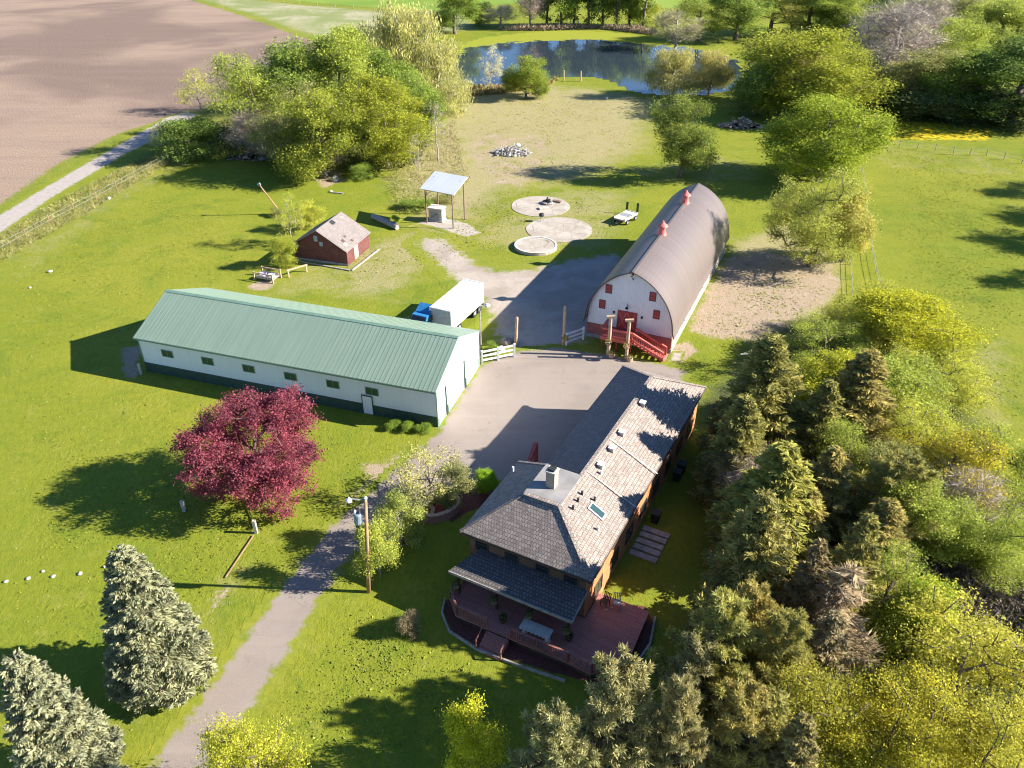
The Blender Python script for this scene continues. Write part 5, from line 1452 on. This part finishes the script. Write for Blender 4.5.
wire_fence('thin wire fence crossing the far side of the right hand field below the yellow flowers', [(866, 142), (880, 145), (898, 148), (913, 149), (928, 151), (944, 153), (960, 156), (977, 155), (990, 156), (1010, 161), (1040, 168)], 11, 1.5, 'greywood', 2, .07)
wire_fence('far wire fence along the edge of the green crop field', [(215, -6), (290, 3), (360, 9), (440, 13)], 14, 1.4, 'greywood', 1, .12)

# thin dark bar standing in for the trench line by the overgrown strip
board('trench_line', 'thin dark bar standing in for a trench beside the overgrown strip left of the drive', 'log', at(226, 578), at(254, 536), .09, .06, M['pole'])
# low border around the deck bed
t = thing('garden_edging', 'pale curved garden edging in the shade around the front of the deck', 'edging', HF.w(-17, 28.6))
b = MB(); c0 = HF.w(-17, 28.6); pts = [at(*p) for p in ((445, 600), (442, 614), (449, 632), (478, 651), (520, 667), (565, 682))]
for a_, b_ in zip(pts[:-1], pts[1:]): b.bar(a_ - c0 + Vector((0, 0, .1)), b_ - c0 + Vector((0, 0, .1)), .12, .22)
b.build('edging', M['greywood'], t)
t = thing('garden_edging', 'pale straight garden edging right of the deck near the pines', 'edging', HF.w(-8.2, 34))
b = MB(); c0 = HF.w(-8.2, 34); pts = [at(*p) for p in ((655, 618), (650, 645), (634, 668))]
for a_, b_ in zip(pts[:-1], pts[1:]): b.bar(a_ - c0 + Vector((0, 0, .1)), b_ - c0 + Vector((0, 0, .1)), .14, .24)
b.build('edging', M['greywood'], t)
# planter tubs hung on the porch posts
for k, n in enumerate((-21.7, -18.6, -15.9, -13.1)):
    basket(('leaf-filled basket on the porch post at the left end of the deck', 'pale basket on the second porch post from the left', 'leafy basket on the porch post left of the patio table', 'pale flower basket on the porch post right of the patio table')[k], HF.w(n, 32.3), 1.9, .28, (.17, .19, .06))
for k, (x, y) in enumerate(((569, 640), (503, 622))):
    t = thing('flower_pot', ('dark flower pot on the front of the red deck right of the patio table', 'small flower pot on the red deck near the top of the steps')[k], 'flower pot', at(x, y, .75)); b = MB(); b.lathe((0, 0, 0), [(.18, 0), (.27, .35), (.3, .38), (.24, .4)], 12); b.build('pot', M['dwood'], t)
    o = obj('plant', leaf_blob_mesh('plant', (0, 0, .55), .3, 120, .15, 60 + k, M['leaf']), t); o.color = (.12, .16, .05, 1)

# ------------------------------------------------------------------ trees and shrubs
YG = (.190, .228, .042); G1 = (.135, .185, .035); G2 = (.095, .14, .032); BR = (.235, .252, .040); PALE = (.27, .27, .10); OL = (.165, .175, .058); DK = (.065, .095, .032); GREY = (.24, .205, .175)
BLUE = (.182, .192, .112); NW = (.178, .172, .050); NW2 = (.215, .190, .060); TAN = (.23, .185, .115); YEL = (.265, .262, .042)

# two blue spruces and the maroon tree on the lawn
plant('blue_a', 'large silver-blue spruce by the gravel drive, the upper and taller of two', 'spruce', BLUE, base=(170, 684), top_y=549, wpx=112, name='blue_spruce')
plant('blue_b', 'silver-blue spruce with orange cones at its tip in the lower left corner', 'spruce', (.186, .196, .118), base=(85, 792), top_y=657, wpx=108, name='blue_spruce')
plant('crab', 'wide maroon-red leafed tree on the lawn before the white shed', 'tree', (.165, .045, .063), base=(266, 494), top_y=404, wpx=140, name='crabapple_tree', rz=2.2)

# left grove
GV = 'trees of the grove by the farm track'
for a in (
    ('thin', 'small lone tree with a slanting trunk at the field edge, far left of the grove', 'tree', BR, dict(base=(202, 113), top_y=68, wpx=44), None),
    ('shrub', 'low green thicket beside the farm track at the left foot of the grove', 'shrub', G2, dict(base=(192, 160), top_y=118, wpx=60), None),
    ('airy', 'loose yellow-green tree on the left of the grove behind the brush pile', 'tree', YG, dict(base=(262, 152), top_y=52, wpx=80), None),
    ('broad_c', 'leafy tree behind the left front of the grove, against the plowed field', 'tree', G1, dict(base=(300, 140), top_y=42, wpx=80), None),
    ('broad_a', 'tall rounded tree in the middle of the grove with its top above the field edge', 'tree', YG, dict(base=(345, 140), top_y=30, wpx=80), None),
    ('broad_b', 'bright full tree at the front centre of the grove, above the tan rock', 'tree', (.17, .195, .028), dict(base=(326, 178), top_y=88, wpx=84), None),
    ('broad_a', 'bright full tree with a visible limb at the right front of the grove', 'tree', (.18, .20, .025), dict(base=(388, 168), top_y=78, wpx=84), None),
    ('willow', 'tall pale yellow willow at the back right of the grove, before the pond', 'willow', PALE, dict(base=(404, 110), top_y=3, wpx=84), None),
    ('willow', 'pale willow leaning towards the pond at the right end of the grove', 'willow', (.24, .245, .095), dict(base=(440, 112), top_y=38, wpx=64), None),
    ('broad_c', 'dark green tree below the pale willow in the grove', 'tree', G1, dict(base=(384, 120), top_y=44, wpx=70), None),
    ('bare', 'grey half-bare tree at the back of the grove against the plowed field', 'tree', GREY, dict(base=(292, 112), top_y=45, wpx=52), None),
    ('bare', 'grey leafless bush above the brush pile at the front of the grove', 'bush', (.20, .165, .13), dict(base=(262, 160), top_y=112, wpx=54), None),
    ('shrub', 'low bright green bush at the front right foot of the grove', 'shrub', G1, dict(base=(362, 179), top_y=164, wpx=26), None),
    ('airy_b', 'loose olive tree filling the middle of the grove', 'tree', OL, dict(base=(300, 168), top_y=84, wpx=80), None),
    ('broad_b', 'green tree between the pale willow and the right front of the grove', 'tree', G1, dict(base=(412, 142), top_y=66, wpx=62), None),
    ('bare', 'grey leafless shrub in the front of the grove below the bright centre tree', 'bush', (.21, .17, .12), dict(base=(322, 174), top_y=140, wpx=44), None),
    ('sapling', 'taller bare sapling standing alone between grove and clearing', 'sapling', GREY, dict(base=(438, 161), top_y=100, wpx=26), None),
    ('sapling', 'shorter bare sapling just behind the pavilion roof', 'sapling', GREY, dict(base=(420, 178), top_y=132, wpx=18), None),
    ('thin', 'pale bush on the fence line at the left end of the grove', 'shrub', PALE, dict(base=(164, 152), top_y=126, wpx=26), None)):
    plant(a[0], a[1], a[2], a[3], group=GV, name='bush' if a[2] in ('shrub', 'bush') else a[2], **a[4])

# saplings by the red shed
plant('thin', 'tall yellow-green sapling at the left corner of the red shed', 'tree', BR, base=(293, 246), top_y=192, wpx=34)
plant('yard', 'bushy yellow-green sapling behind the red shed, right of the taller one', 'tree', BR, base=(312, 230), top_y=200, wpx=32)
plant('shrub', 'bright yellow bush at the front left corner of the red shed', 'shrub', (.20, .225, .035), base=(286, 267), top_y=236, wpx=25, name='bush')
plant('shrub', 'small grey-green weed clump at the foot of the leaning post', 'shrub', OL, base=(277, 216), top_y=208, wpx=14, name='bush')

# around the pond
plant('dense', 'round green tree with a leaning trunk on the near bank of the pond', 'tree', (.15, .19, .03), base=(526, 98), top_y=56, wpx=46, rz=0)
plant('thin', 'small pale half-leafed tree at the water left of the round pond tree', 'tree', (.34, .33, .20), base=(491, 92), top_y=44, wpx=26, name='pale_tree')
plant('willow', 'pale willow on the right bank of the pond, left of two', 'willow', (.24, .235, .085), base=(672, 97), top_y=46, wpx=50, name='willow')
plant('willow', 'pale willow on the right bank of the pond, right of two', 'willow', (.25, .235, .08), base=(709, 95), top_y=50, wpx=42, name='willow')
plant('broad_b', 'green tree with two stems at the far left shore of the pond', 'tree', G1, base=(455, 34), top_y=-18, wpx=52)
plant('bare', 'rounded grey leafless shrub on the far shore of the pond', 'bush', GREY, base=(501, 28), top_y=5, wpx=30, name='bush')
plant('bare', 'tall grey leafless tree behind the far shore of the pond', 'tree', (.26, .20, .17), base=(530, 29), top_y=-14, wpx=30)
plant('shrub', 'low green bush between the leafless shrub and the far left pond tree', 'shrub', G2, base=(480, 26), top_y=2, wpx=26, name='bush')
row_lab = ['tall dark tree of the row behind the pond, first from the left', 'second tree from the left in the row behind the pond', 'third tree from the left in the row behind the pond', 'middle tree of the row behind the pond', 'fifth tree from the left in the row behind the pond', 'sixth tree from the left in the row behind the pond', 'seventh tree from the left in the row behind the pond', 'right end tree of the row behind the pond']
for i, x in enumerate((547, 561, 574, 588, 602, 616, 629, 643)):
    plant('tall', row_lab[i], 'tree', G1 if i % 3 else G2, base=(x, 26 + (i % 2) * 2), top_y=-24 - (i * 7) % 9, wpx=23 + (i * 5) % 6, group='row of trees behind the pond')
plant('shrub', 'low bright bush at the foot of the tree row behind the pond', 'shrub', BR, base=(645, 26), top_y=4, wpx=30, name='bush')
for a in (
    ('bare', 'grey twiggy tree at the right end of the pond, nearest the water', 'tree', (.20, .19, .10), (674, 50), 10, 50),
    ('airy', 'thin green tree right of the twiggy pond-end tree', 'tree', YG, (697, 42), -6, 55),
    ('broad_c', 'green tree behind the far right shore of the pond', 'tree', G1, (735, 40), -10, 62),
    ('airy', 'pale green tree in the back row above the big round tree', 'tree', (.21, .21, .045), (770, 34), -16, 67),
    ('broad_a', 'darker green tree in the back row right of the pale one', 'tree', G1, (808, 34), -14, 67),
    ('broad_b', 'yellow-green tree in the back row above the grey bare tree', 'tree', YG, (842, 36), -8, 65),
    ('bare', 'tall grey leafless tree left of the right hand wood', 'tree', GREY, (884, 92), 2, 87),
    ('bare', 'second grey leafless tree just behind the tall one in the right hand wood', 'tree', (.25, .215, .18), (915, 66), -8, 62),
    ('broad_b', 'olive tree at the left front of the right hand wood', 'tree', OL, (918, 112), 48, 95),
    ('broad_a', 'dark green tree at the front middle of the right hand wood', 'tree', G1, (960, 116), 52, 95),
    ('broad_c', 'tall dark tree at the right edge of the right hand wood', 'tree', G2, (1010, 124), 36, 107),
    ('dense', 'yellow-green tree behind the front row of the right hand wood', 'tree', YG, (940, 78), 18, 80),
    ('broad_a', 'yellow-green crown at the top right corner of the picture', 'tree', YG, (990, 62), 2, 87),
    ('airy', 'loose tree at the far top right behind the wood', 'tree', OL, (1030, 50), -10, 75),
    ('broad_b', 'far green tree above the leafless trees of the right hand wood', 'tree', G1, (880, 32), -14, 57),
    ('broad_c', 'far olive tree in the back of the right hand wood, left of the corner crown', 'tree', OL, (950, 42), -4, 57),
    ('shrub', 'dark thicket under the front trees of the right hand wood', 'shrub', DK, (935, 116), 86, 112),
    ('shrub', 'dark thicket at the right edge under the tall dark tree', 'shrub', DK, (1000, 122), 92, 100),
    ('dense', 'very large round bright green tree between pond and right hand field', 'tree', (.18, .20, .026), (806, 112), 27, 136),
    ('airy_b', 'pale half-leafed tree in front of the very large round tree', 'tree', (.22, .19, .09), (806, 108), 46, 70),
    ('dense', 'large round bright green tree in front of the very large one, behind the barn', 'tree', (.17, .21, .024), (817, 181), 97, 112),
    ('airy_b', 'drooping yellow-green tree right of the barn roof, in front of the round trees', 'tree', (.215, .235, .05), (808, 266), 164, 96),
    ('yard', 'pale bush at the right of the drooping tree by the wire fence', 'shrub', (.24, .23, .06), (842, 262), 190, 56),
    ('broad_b', 'single dark-leafed tree standing in the clearing left of the barn roof', 'tree', (.115, .145, .03), (679, 177), 94, 66),
    ('shrub', 'green bush at the left foot of the very large round tree', 'shrub', G2, (752, 116), 66, 50)):
    plant(a[0], a[1], a[2], a[3], base=a[4], top_y=a[5], wpx=a[6], name='bush' if a[2] == 'shrub' else 'tree')
# trees just right of the frame whose shadows reach into the field
for px, py, Hh, wd, lab in ((1100, 192, 11, 10, 'green tree at the field edge off the right side, farthest of four'), (1094, 218, 9, 9, 'green tree at the field edge off the right side, second farthest of four'), (1104, 244, 11, 10, 'green tree at the field edge off the right side, second nearest of four'), (1092, 282, 8, 7, 'green tree at the field edge off the right side, nearest of four')):
    plant('airy', lab, 'tree', G1, base=(px, py), H=Hh, wm=wd)

# yellow-green wood on the right
WR = 'bright spring trees on the right'
for a in (
    ('airy_b', 'bright yellow-green tree at the top left of the right hand thicket, by the dirt yard', YG, (832, 322), 6.5, 92),
    ('airy_b', 'bright yellow tree at the very top of the right hand thicket', BR, (878, 288), 6.5, 85),
    ('broad_a', 'broad bright tree at the upper right of the thicket, along the field', (.24, .25, .02), (920, 300), 7.5, 122),
    ('airy_b', 'bright tree at the right edge of the thicket beside the open field', BR, (948, 345), 7, 102),
    ('broad_b', 'green-shadowed tree in the middle of the right hand thicket', YG, (890, 360), 8, 109),
    ('broad_a', 'bright tree behind the dark spruces, lower middle of the thicket', (.23, .245, .022), (845, 365), 7, 92),
    ('airy_b', 'bright loose tree right of the second tall spruce', BR, (932, 400), 8, 109),
    ('airy', 'thin yellow tree with grey branches at the lower right of the thicket', (.30, .27, .03), (962, 438), 7, 109),
    ('bare', 'leafless grey tree in the yellow thicket at the right', GREY, (972, 470), 6, 73),
    ('airy', 'thin yellow-green tree at the right edge above the brushy slope', YG, (1012, 440), 7, 97),
    ('airy_b', 'yellow-green tree at the right edge below the leafless grey one', YG, (1010, 505), 6.5, 92),
    ('shrub', 'low bright shrub at the right edge of the brushy slope', YG, (1004, 530), 3.5, 73),
    ('airy', 'yellow-green sparse tree between the spruces and the leafless grey tree', OL, (915, 452), 7, 97),
    ('dense', 'rounded bright green tree between the dead spruce and the yellow trees', (.18, .235, .022), (933, 584), 6.5, 73),
    ('airy_b', 'large yellow tree with dark branches in the lower right corner', YEL, (985, 628), 10, 183),
    ('airy_b', 'yellow tree at the bottom edge left of the large one', (.27, .26, .03), (912, 690), 9, 146),
    ('airy', 'olive-green thin tree at the bottom edge, right of the pines', (.20, .20, .03), (832, 668), 9, 122),
    ('airy_b', 'yellow tree cut by the bottom right corner', YEL, (1010, 715), 10, 146),
    ('airy', 'light green tree filling the gap right of the dead brown spruce', YG, (900, 560), 7.5, 90),
    ('broad_a', 'fresh green tree between the brushy slope and the middle of the conifer belt', YG, (930, 480), 7.5, 96),
    ('shrub', 'green undergrowth between the pines and the olive tree at the bottom', G1, (842, 660), 4.5, 97)):
    plant(a[0], a[1], 'shrub' if a[0] == 'shrub' else 'tree', a[2], tip=a[3], H=a[4], wpx=a[5], group=WR, name='bush' if a[0] == 'shrub' else 'tree')

# conifers along the right of the house
CG = 'conifers right of the house'
for a in (
    ('norway_c', 'dark full spruce nearest the clothesline post, topmost of the conifers by the house', NW, (776, 336), 13.2, 115, 'spruce'),
    ('norway_a', 'tall grey-green spruce right of the topmost one, against the yellow thicket', NW2, (872, 350), 11.5, 115, 'spruce'),
    ('norway_b', 'narrow spruce between the two tallest spruces', NW, (832, 380), 10, 90, 'spruce'),
    ('norway_a', 'pointed light green spruce in the middle of the conifer row', (.205, .205, .048), (788, 444), 11.4, 140, 'spruce'),
    ('norway_b', 'small dark spruce with a pointed tip left of the dead brown one', NW, (872, 514), 11.4, 92, 'spruce'),
    ('dead', 'dead brown spruce with bare drooping twigs among the conifers', TAN, (852, 566), 10.8, 130, 'spruce'),
    ('pine_a', 'dark pine with tufted branches behind the small pointed spruce', NW, (905, 458), 9, 115, 'pine'),
    ('pine_b', 'light olive pine with tufted boughs right of the deck', (.195, .195, .055), (728, 604), 11.5, 135, 'pine'),
    ('pine_a', 'pale pine at the bottom centre in front of the deck', (.20, .19, .085), (622, 668), 12.5, 130, 'pine'),
    ('pine_b', 'low pale pine in the bottom centre, left of the taller pale pine', (.18, .18, .08), (556, 716), 11, 125, 'pine'),
    ('pine_b', 'dull olive pine right of the pale pine in front of the deck', (.20, .185, .085), (684, 684), 12, 87, 'pine'),
    ('norway_c', 'drooping olive spruce below the pointed light green one', (.185, .175, .055), (768, 492), 13.5, 115, 'spruce'),
    ('norway_b', 'brown-tinged spruce behind the drooping olive one', (.17, .14, .07), (822, 540), 11.4, 87, 'spruce'),
    ('pine_a', 'dark pine in the lower middle between the pines and the dead spruce', NW, (790, 618), 11, 107, 'pine'),
    ('pine_a', 'shaded pine at the bottom edge right of the dull olive pine', NW2, (748, 692), 10.2, 112, 'pine'),
    ('norway_a', 'thin olive-brown spruce at the bottom edge among the pines', (.19, .172, .07), (808, 716), 10.2, 92, 'spruce'),
    ('norway_b', 'grey-green spruce in the shade behind the light green pointed one', NW2, (838, 448), 9, 102, 'spruce'),
    ('norway_c', 'dark spruce filling the gap left of the topmost one, nearest the house wing', NW, (748, 396), 10.5, 84, 'spruce'),
    ('norway_b', 'olive spruce in the middle of the belt right of the pointed light green one', NW2, (812, 486), 8, 86, 'spruce'),
    ('norway_a', 'grey-green spruce at the right edge of the conifer belt by the brushy slope', NW2, (892, 500), 8, 96, 'spruce'),
    ('pine_b', 'light tufted pine behind the light olive pine right of the deck', NW2, (758, 590), 10.5, 96, 'pine'),
    ('pine_a', 'pale pine squeezed between the dull olive pine and the olive pine', (.18, .175, .085), (702, 640), 10, 90, 'pine'),
    ('norway_b', 'brown and green spruce in front of the dead brown one', (.185, .16, .09), (838, 612), 9.5, 96, 'spruce'),
    ('norway_c', 'dim green spruce at the bottom edge left of the olive-green thin tree', NW, (776, 690), 9.5, 100, 'spruce'),
    ('airy', 'thin light green tree poking up between the spruces of the belt', YG, (858, 420), 8, 70, 'tree'),
    ('norway_b', 'pointed olive spruce between the drooping olive one and the tufted pine', (.185, .18, .055), (752, 566), 9, 70, 'spruce'),
    ('bare', 'bare grey-brown tree caught between the spruces below the topmost one', (.20, .165, .13), (762, 452), 6.3, 75, 'tree')):
    plant(a[0], a[1], a[6], a[2], tip=a[3], H=a[4], wpx=a[5], group=CG, name=a[6])

# small trees and bushes about the yard
plant('thin', 'sparse pale tree at the bend of the driveway above the brick planter', 'tree', (.26, .26, .09), base=(430, 500), top_y=447, wpx=74)
plant('yard', 'grey-green rounded small tree behind the curved brick planter', 'tree', (.15, .16, .065), base=(452, 503), top_y=464, wpx=42)
plant('dense', 'small bright green round bush at the driveway edge by the house', 'shrub', (.17, .27, .02), base=(487, 490), top_y=470, wpx=23, name='bush')
plant('yard', 'light green small tree right of the utility pole, the upper one', 'tree', (.20, .23, .06), base=(402, 546), top_y=497, wpx=48)
plant('yard', 'light green small tree at the foot of the utility pole, the lower one', 'tree', (.22, .25, .05), base=(381, 577), top_y=522, wpx=48)
plant('thin', 'thin small tree between the two brick planters and the pole', 'tree', (.19, .21, .07), base=(418, 520), top_y=486, wpx=36)
plant('yard', 'bright yellow-green young tree at the bottom edge left of the pines', 'tree', (.27, .29, .025), base=(475, 780), top_y=702, wpx=66)
plant('airy', 'yellow-green tree at the bottom edge beside the gravel drive', 'tree', (.24, .25, .03), base=(272, 822), top_y=714, wpx=96)
plant('shrub', 'small grey shrub alone on the shaded lawn left of the deck', 'shrub', (.16, .14, .09), base=(410, 634), top_y=614, wpx=22, name='bush')
for i, (x, y) in enumerate(((394, 428), (408, 430), (424, 431.5))):
    plant('shrub', ('left', 'middle', 'right')[i] + ' of the three low bushes at the near right corner of the white shed', 'shrub', (.13, .19, .03), base=(x, y), H=.8, wm=1.5, name='bush', group='low bushes by the white shed')
plant('shrub', 'grassy bush behind the white fence by the left gatepost', 'shrub', G1, base=(492, 352), H=1.1, wm=1.8, name='bush')
plant('shrub', 'low weed clump left of the pavilion posts', 'shrub', G1, base=(415, 208), H=1.2, wm=5, name='bush')
plant('shrub', 'weed clump behind the pavilion below the bare sapling', 'shrub', OL, base=(442, 203), H=1.0, wm=4, name='bush')
plant('shrub', 'leafy weed sprouting beside the grey log', 'shrub', (.18, .26, .03), base=(396, 224), H=1.3, wm=1.4, name='bush')

# rough brush on the slope at the right: countless stems, one mass
def brush(name, poly_px, n, size, col, seed, hmax=.8, mat='twig'):
    rg = np.random.default_rng(seed); poly = np.array(pxpoly(poly_px)); lo, hi = poly.min(0), poly.max(0); P = []
    while len(P) < n:
        q = rg.uniform(lo, hi, (n * 2, 2)); q = q[sdf(q, poly) > 0]; P = q if len(P) == 0 else np.concatenate([P, q])
    P = P[:n]; P = np.c_[P, rg.uniform(.05, hmax, n)]
    d = rg.normal(size=(n, 3)); d[:, 2] = abs(d[:, 2]) + .3
    clv = np.sin(P[:, 0] * 1.3) * np.cos(P[:, 1] * .9 + P[:, 0] * .4)
    me = leaves_mesh(name, P, rg, size, M[mat], clv, .12 if mat == 'twig' else .5, .5, d)
    o = obj(name, me); o.color = (*col, 1); return tag(o, kind='stuff')
brush('dry_brush', [(880, 470), (960, 480), (1060, 520), (1060, 680), (960, 640), (880, 600)], 26000, .55, (.21, .175, .15), 1)
brush('undergrowth', [(720, 470), (800, 380), (900, 380), (980, 480), (1040, 640), (1040, 860), (600, 860), (700, 680), (760, 560)], 26000, .30, (.11, .13, .035), 2, .7, 'leaf')
brush('grove_undergrowth', [(165, 135), (240, 120), (330, 130), (440, 110), (420, 165), (380, 175), (320, 170), (250, 160), (200, 158)], 12000, .5, (.12, .14, .04), 3, 1.2, 'leaf')
brush('wood_undergrowth', [(860, 112), (1060, 112), (1060, 40), (740, 40), (760, 110)], 14000, .7, (.08, .10, .03), 4, 1.6, 'leaf')
brush('pond_reeds', [(452, 92), (470, 88), (520, 88), (545, 84), (560, 79), (545, 88), (500, 94), (455, 98)], 5000, 1.1, (.34, .28, .12), 5, .9)
brush('far_shore_reeds', [(500, 31), (560, 27), (640, 30), (660, 36), (600, 29), (540, 31)], 6000, 1.3, (.34, .27, .18), 6, 1.4)
brush('dry_weeds', [(0, 236), (60, 200), (160, 150), (180, 158), (90, 212), (0, 264)], 14000, .4, (.27, .255, .10), 7, .35)
for nm_, poly_, n_, col_, sd_ in (
    ('lawn_tufts', [(0, 262), (130, 185), (250, 205), (280, 285), (170, 288), (136, 335), (70, 350), (75, 380), (430, 432), (330, 515), (115, 768), (0, 768)], 26000, (.165, .19, .035), 21),
    ('lawn_tufts', [(352, 604), (436, 612), (446, 640), (560, 690), (530, 768), (225, 768)], 5500, (.165, .19, .035), 22),
    ('field_tufts', [(872, 142), (1024, 160), (1060, 430), (960, 420), (890, 290)], 26000, (.17, .195, .03), 23),
    ('yard_weeds', [(400, 240), (470, 190), (600, 185), (620, 245), (540, 265), (470, 260), (430, 270), (300, 300), (340, 240)], 5000, (.20, .20, .05), 24),
    ('pasture_weeds', [(440, 170), (470, 100), (560, 86), (655, 100), (640, 160), (560, 185), (480, 190)], 12000, (.22, .21, .07), 25),
    ('dirt_weeds', [(690, 335), (725, 262), (838, 262), (842, 296), (765, 345)], 2500, (.17, .19, .04), 26)):
    rg = np.random.default_rng(sd_); pl = np.array(pxpoly(poly_)); P = np.zeros((0, 2)); n_ = int(n_ * .42)
    while len(P) < n_:
        q = rg.uniform(pl.min(0), pl.max(0), (n_ * 2, 2)); sdv = sdf(q, pl); q = q[sdv > rg.uniform(0, 7, len(q)) ** 1.0]
        clump = np.sin(q[:, 0] * .37 + 2 * np.sin(q[:, 1] * .21)) * np.cos(q[:, 1] * .29 + q[:, 0] * .11); q = q[clump > rg.uniform(-1.1, .9, len(q))]
        for px_ in ((540.5, 206.3), (559, 229.5), (535.7, 247.5)):
            c_ = at(*px_); q = q[np.hypot(q[:, 0] - c_.x, q[:, 1] - c_.y) > 5.3]
        P = np.concatenate([P, q])
    P = P[:n_]; P = np.c_[P, rg.uniform(.008, .028, n_)]
    o = obj(nm_, leaves_mesh(nm_, P, rg, .17 if sd_ < 24 else .24, M['leaf'], rg.uniform(-1, 1, n_), .6, 2.2)); o.color = (*mul(col_, 1.55), 1); tag(o, kind='stuff')
brush('clearing_weeds', [(385, 180), (430, 140), (455, 120), (470, 180), (430, 215), (395, 215)], 6000, .45, (.30, .27, .11), 8, .5)

# prototypes of the heap helper never left at the origin; drop unused data
for me in list(bpy.data.meshes):
    if me.users == 0: bpy.data.meshes.remove(me)

# ------------------------------------------------------------------ light, sky, camera
SUN_AZ, SUN_EL = R(-3), R(28)          # azimuth measured from +X towards +Y
w = bpy.data.worlds.new('World'); SC.world = w; w.use_nodes = True
nt = w.node_tree; nt.nodes.clear()
sk = nt.nodes.new('ShaderNodeTexSky'); sk.sky_type = 'NISHITA'; sk.sun_disc = False
sk.sun_elevation = SUN_EL; sk.sun_rotation = R(90) - SUN_AZ; sk.air_density = .9; sk.dust_density = .1; sk.ozone_density = 2.5
bg = nt.nodes.new('ShaderNodeBackground'); bg.inputs[1].default_value = .054
ou = nt.nodes.new('ShaderNodeOutputWorld'); tn = nt.nodes.new('ShaderNodeMix'); tn.data_type = 'RGBA'; tn.blend_type = 'MULTIPLY'; tn.inputs[0].default_value = 1; tn.inputs[7].default_value = (.78, 1.0, 1.3, 1); nt.links.new(sk.outputs[0], tn.inputs[6]); nt.links.new(tn.outputs[2], bg.inputs[0]); nt.links.new(bg.outputs[0], ou.inputs[0])
ld = bpy.data.lights.new('sun', 'SUN'); ld.energy = 5.0; ld.angle = R(.5); ld.color = (1.0, .935, .84)
lo = bpy.data.objects.new('sun', ld); COL.objects.link(lo); lo.location = (60, 0, 60)
sd = Vector((math.cos(SUN_AZ) * math.cos(SUN_EL), math.sin(SUN_AZ) * math.cos(SUN_EL), math.sin(SUN_EL)))
lo.rotation_euler = sd.to_track_quat('Z', 'Y').to_euler()

cd = bpy.data.cameras.new('camera'); cd.sensor_width = 36; cd.lens = F_PX / 1024 * 36; cd.clip_start = .5; cd.clip_end = 8000
co = bpy.data.objects.new('camera', cd); COL.objects.link(co); co.location = (0, 0, CH); co.rotation_euler = (R(90) - TH, 0, 0)
SC.camera = co
SC.view_settings.view_transform = 'Standard'; SC.view_settings.look = 'None'; SC.view_settings.gamma = 1; SC.view_settings.use_curve_mapping = False
SC.view_settings.exposure = 1.5
SC.cycles.use_denoising = True; SC.cycles.filter_width = 1.1
SC.cycles.max_bounces = 6; SC.cycles.transparent_max_bounces = 4
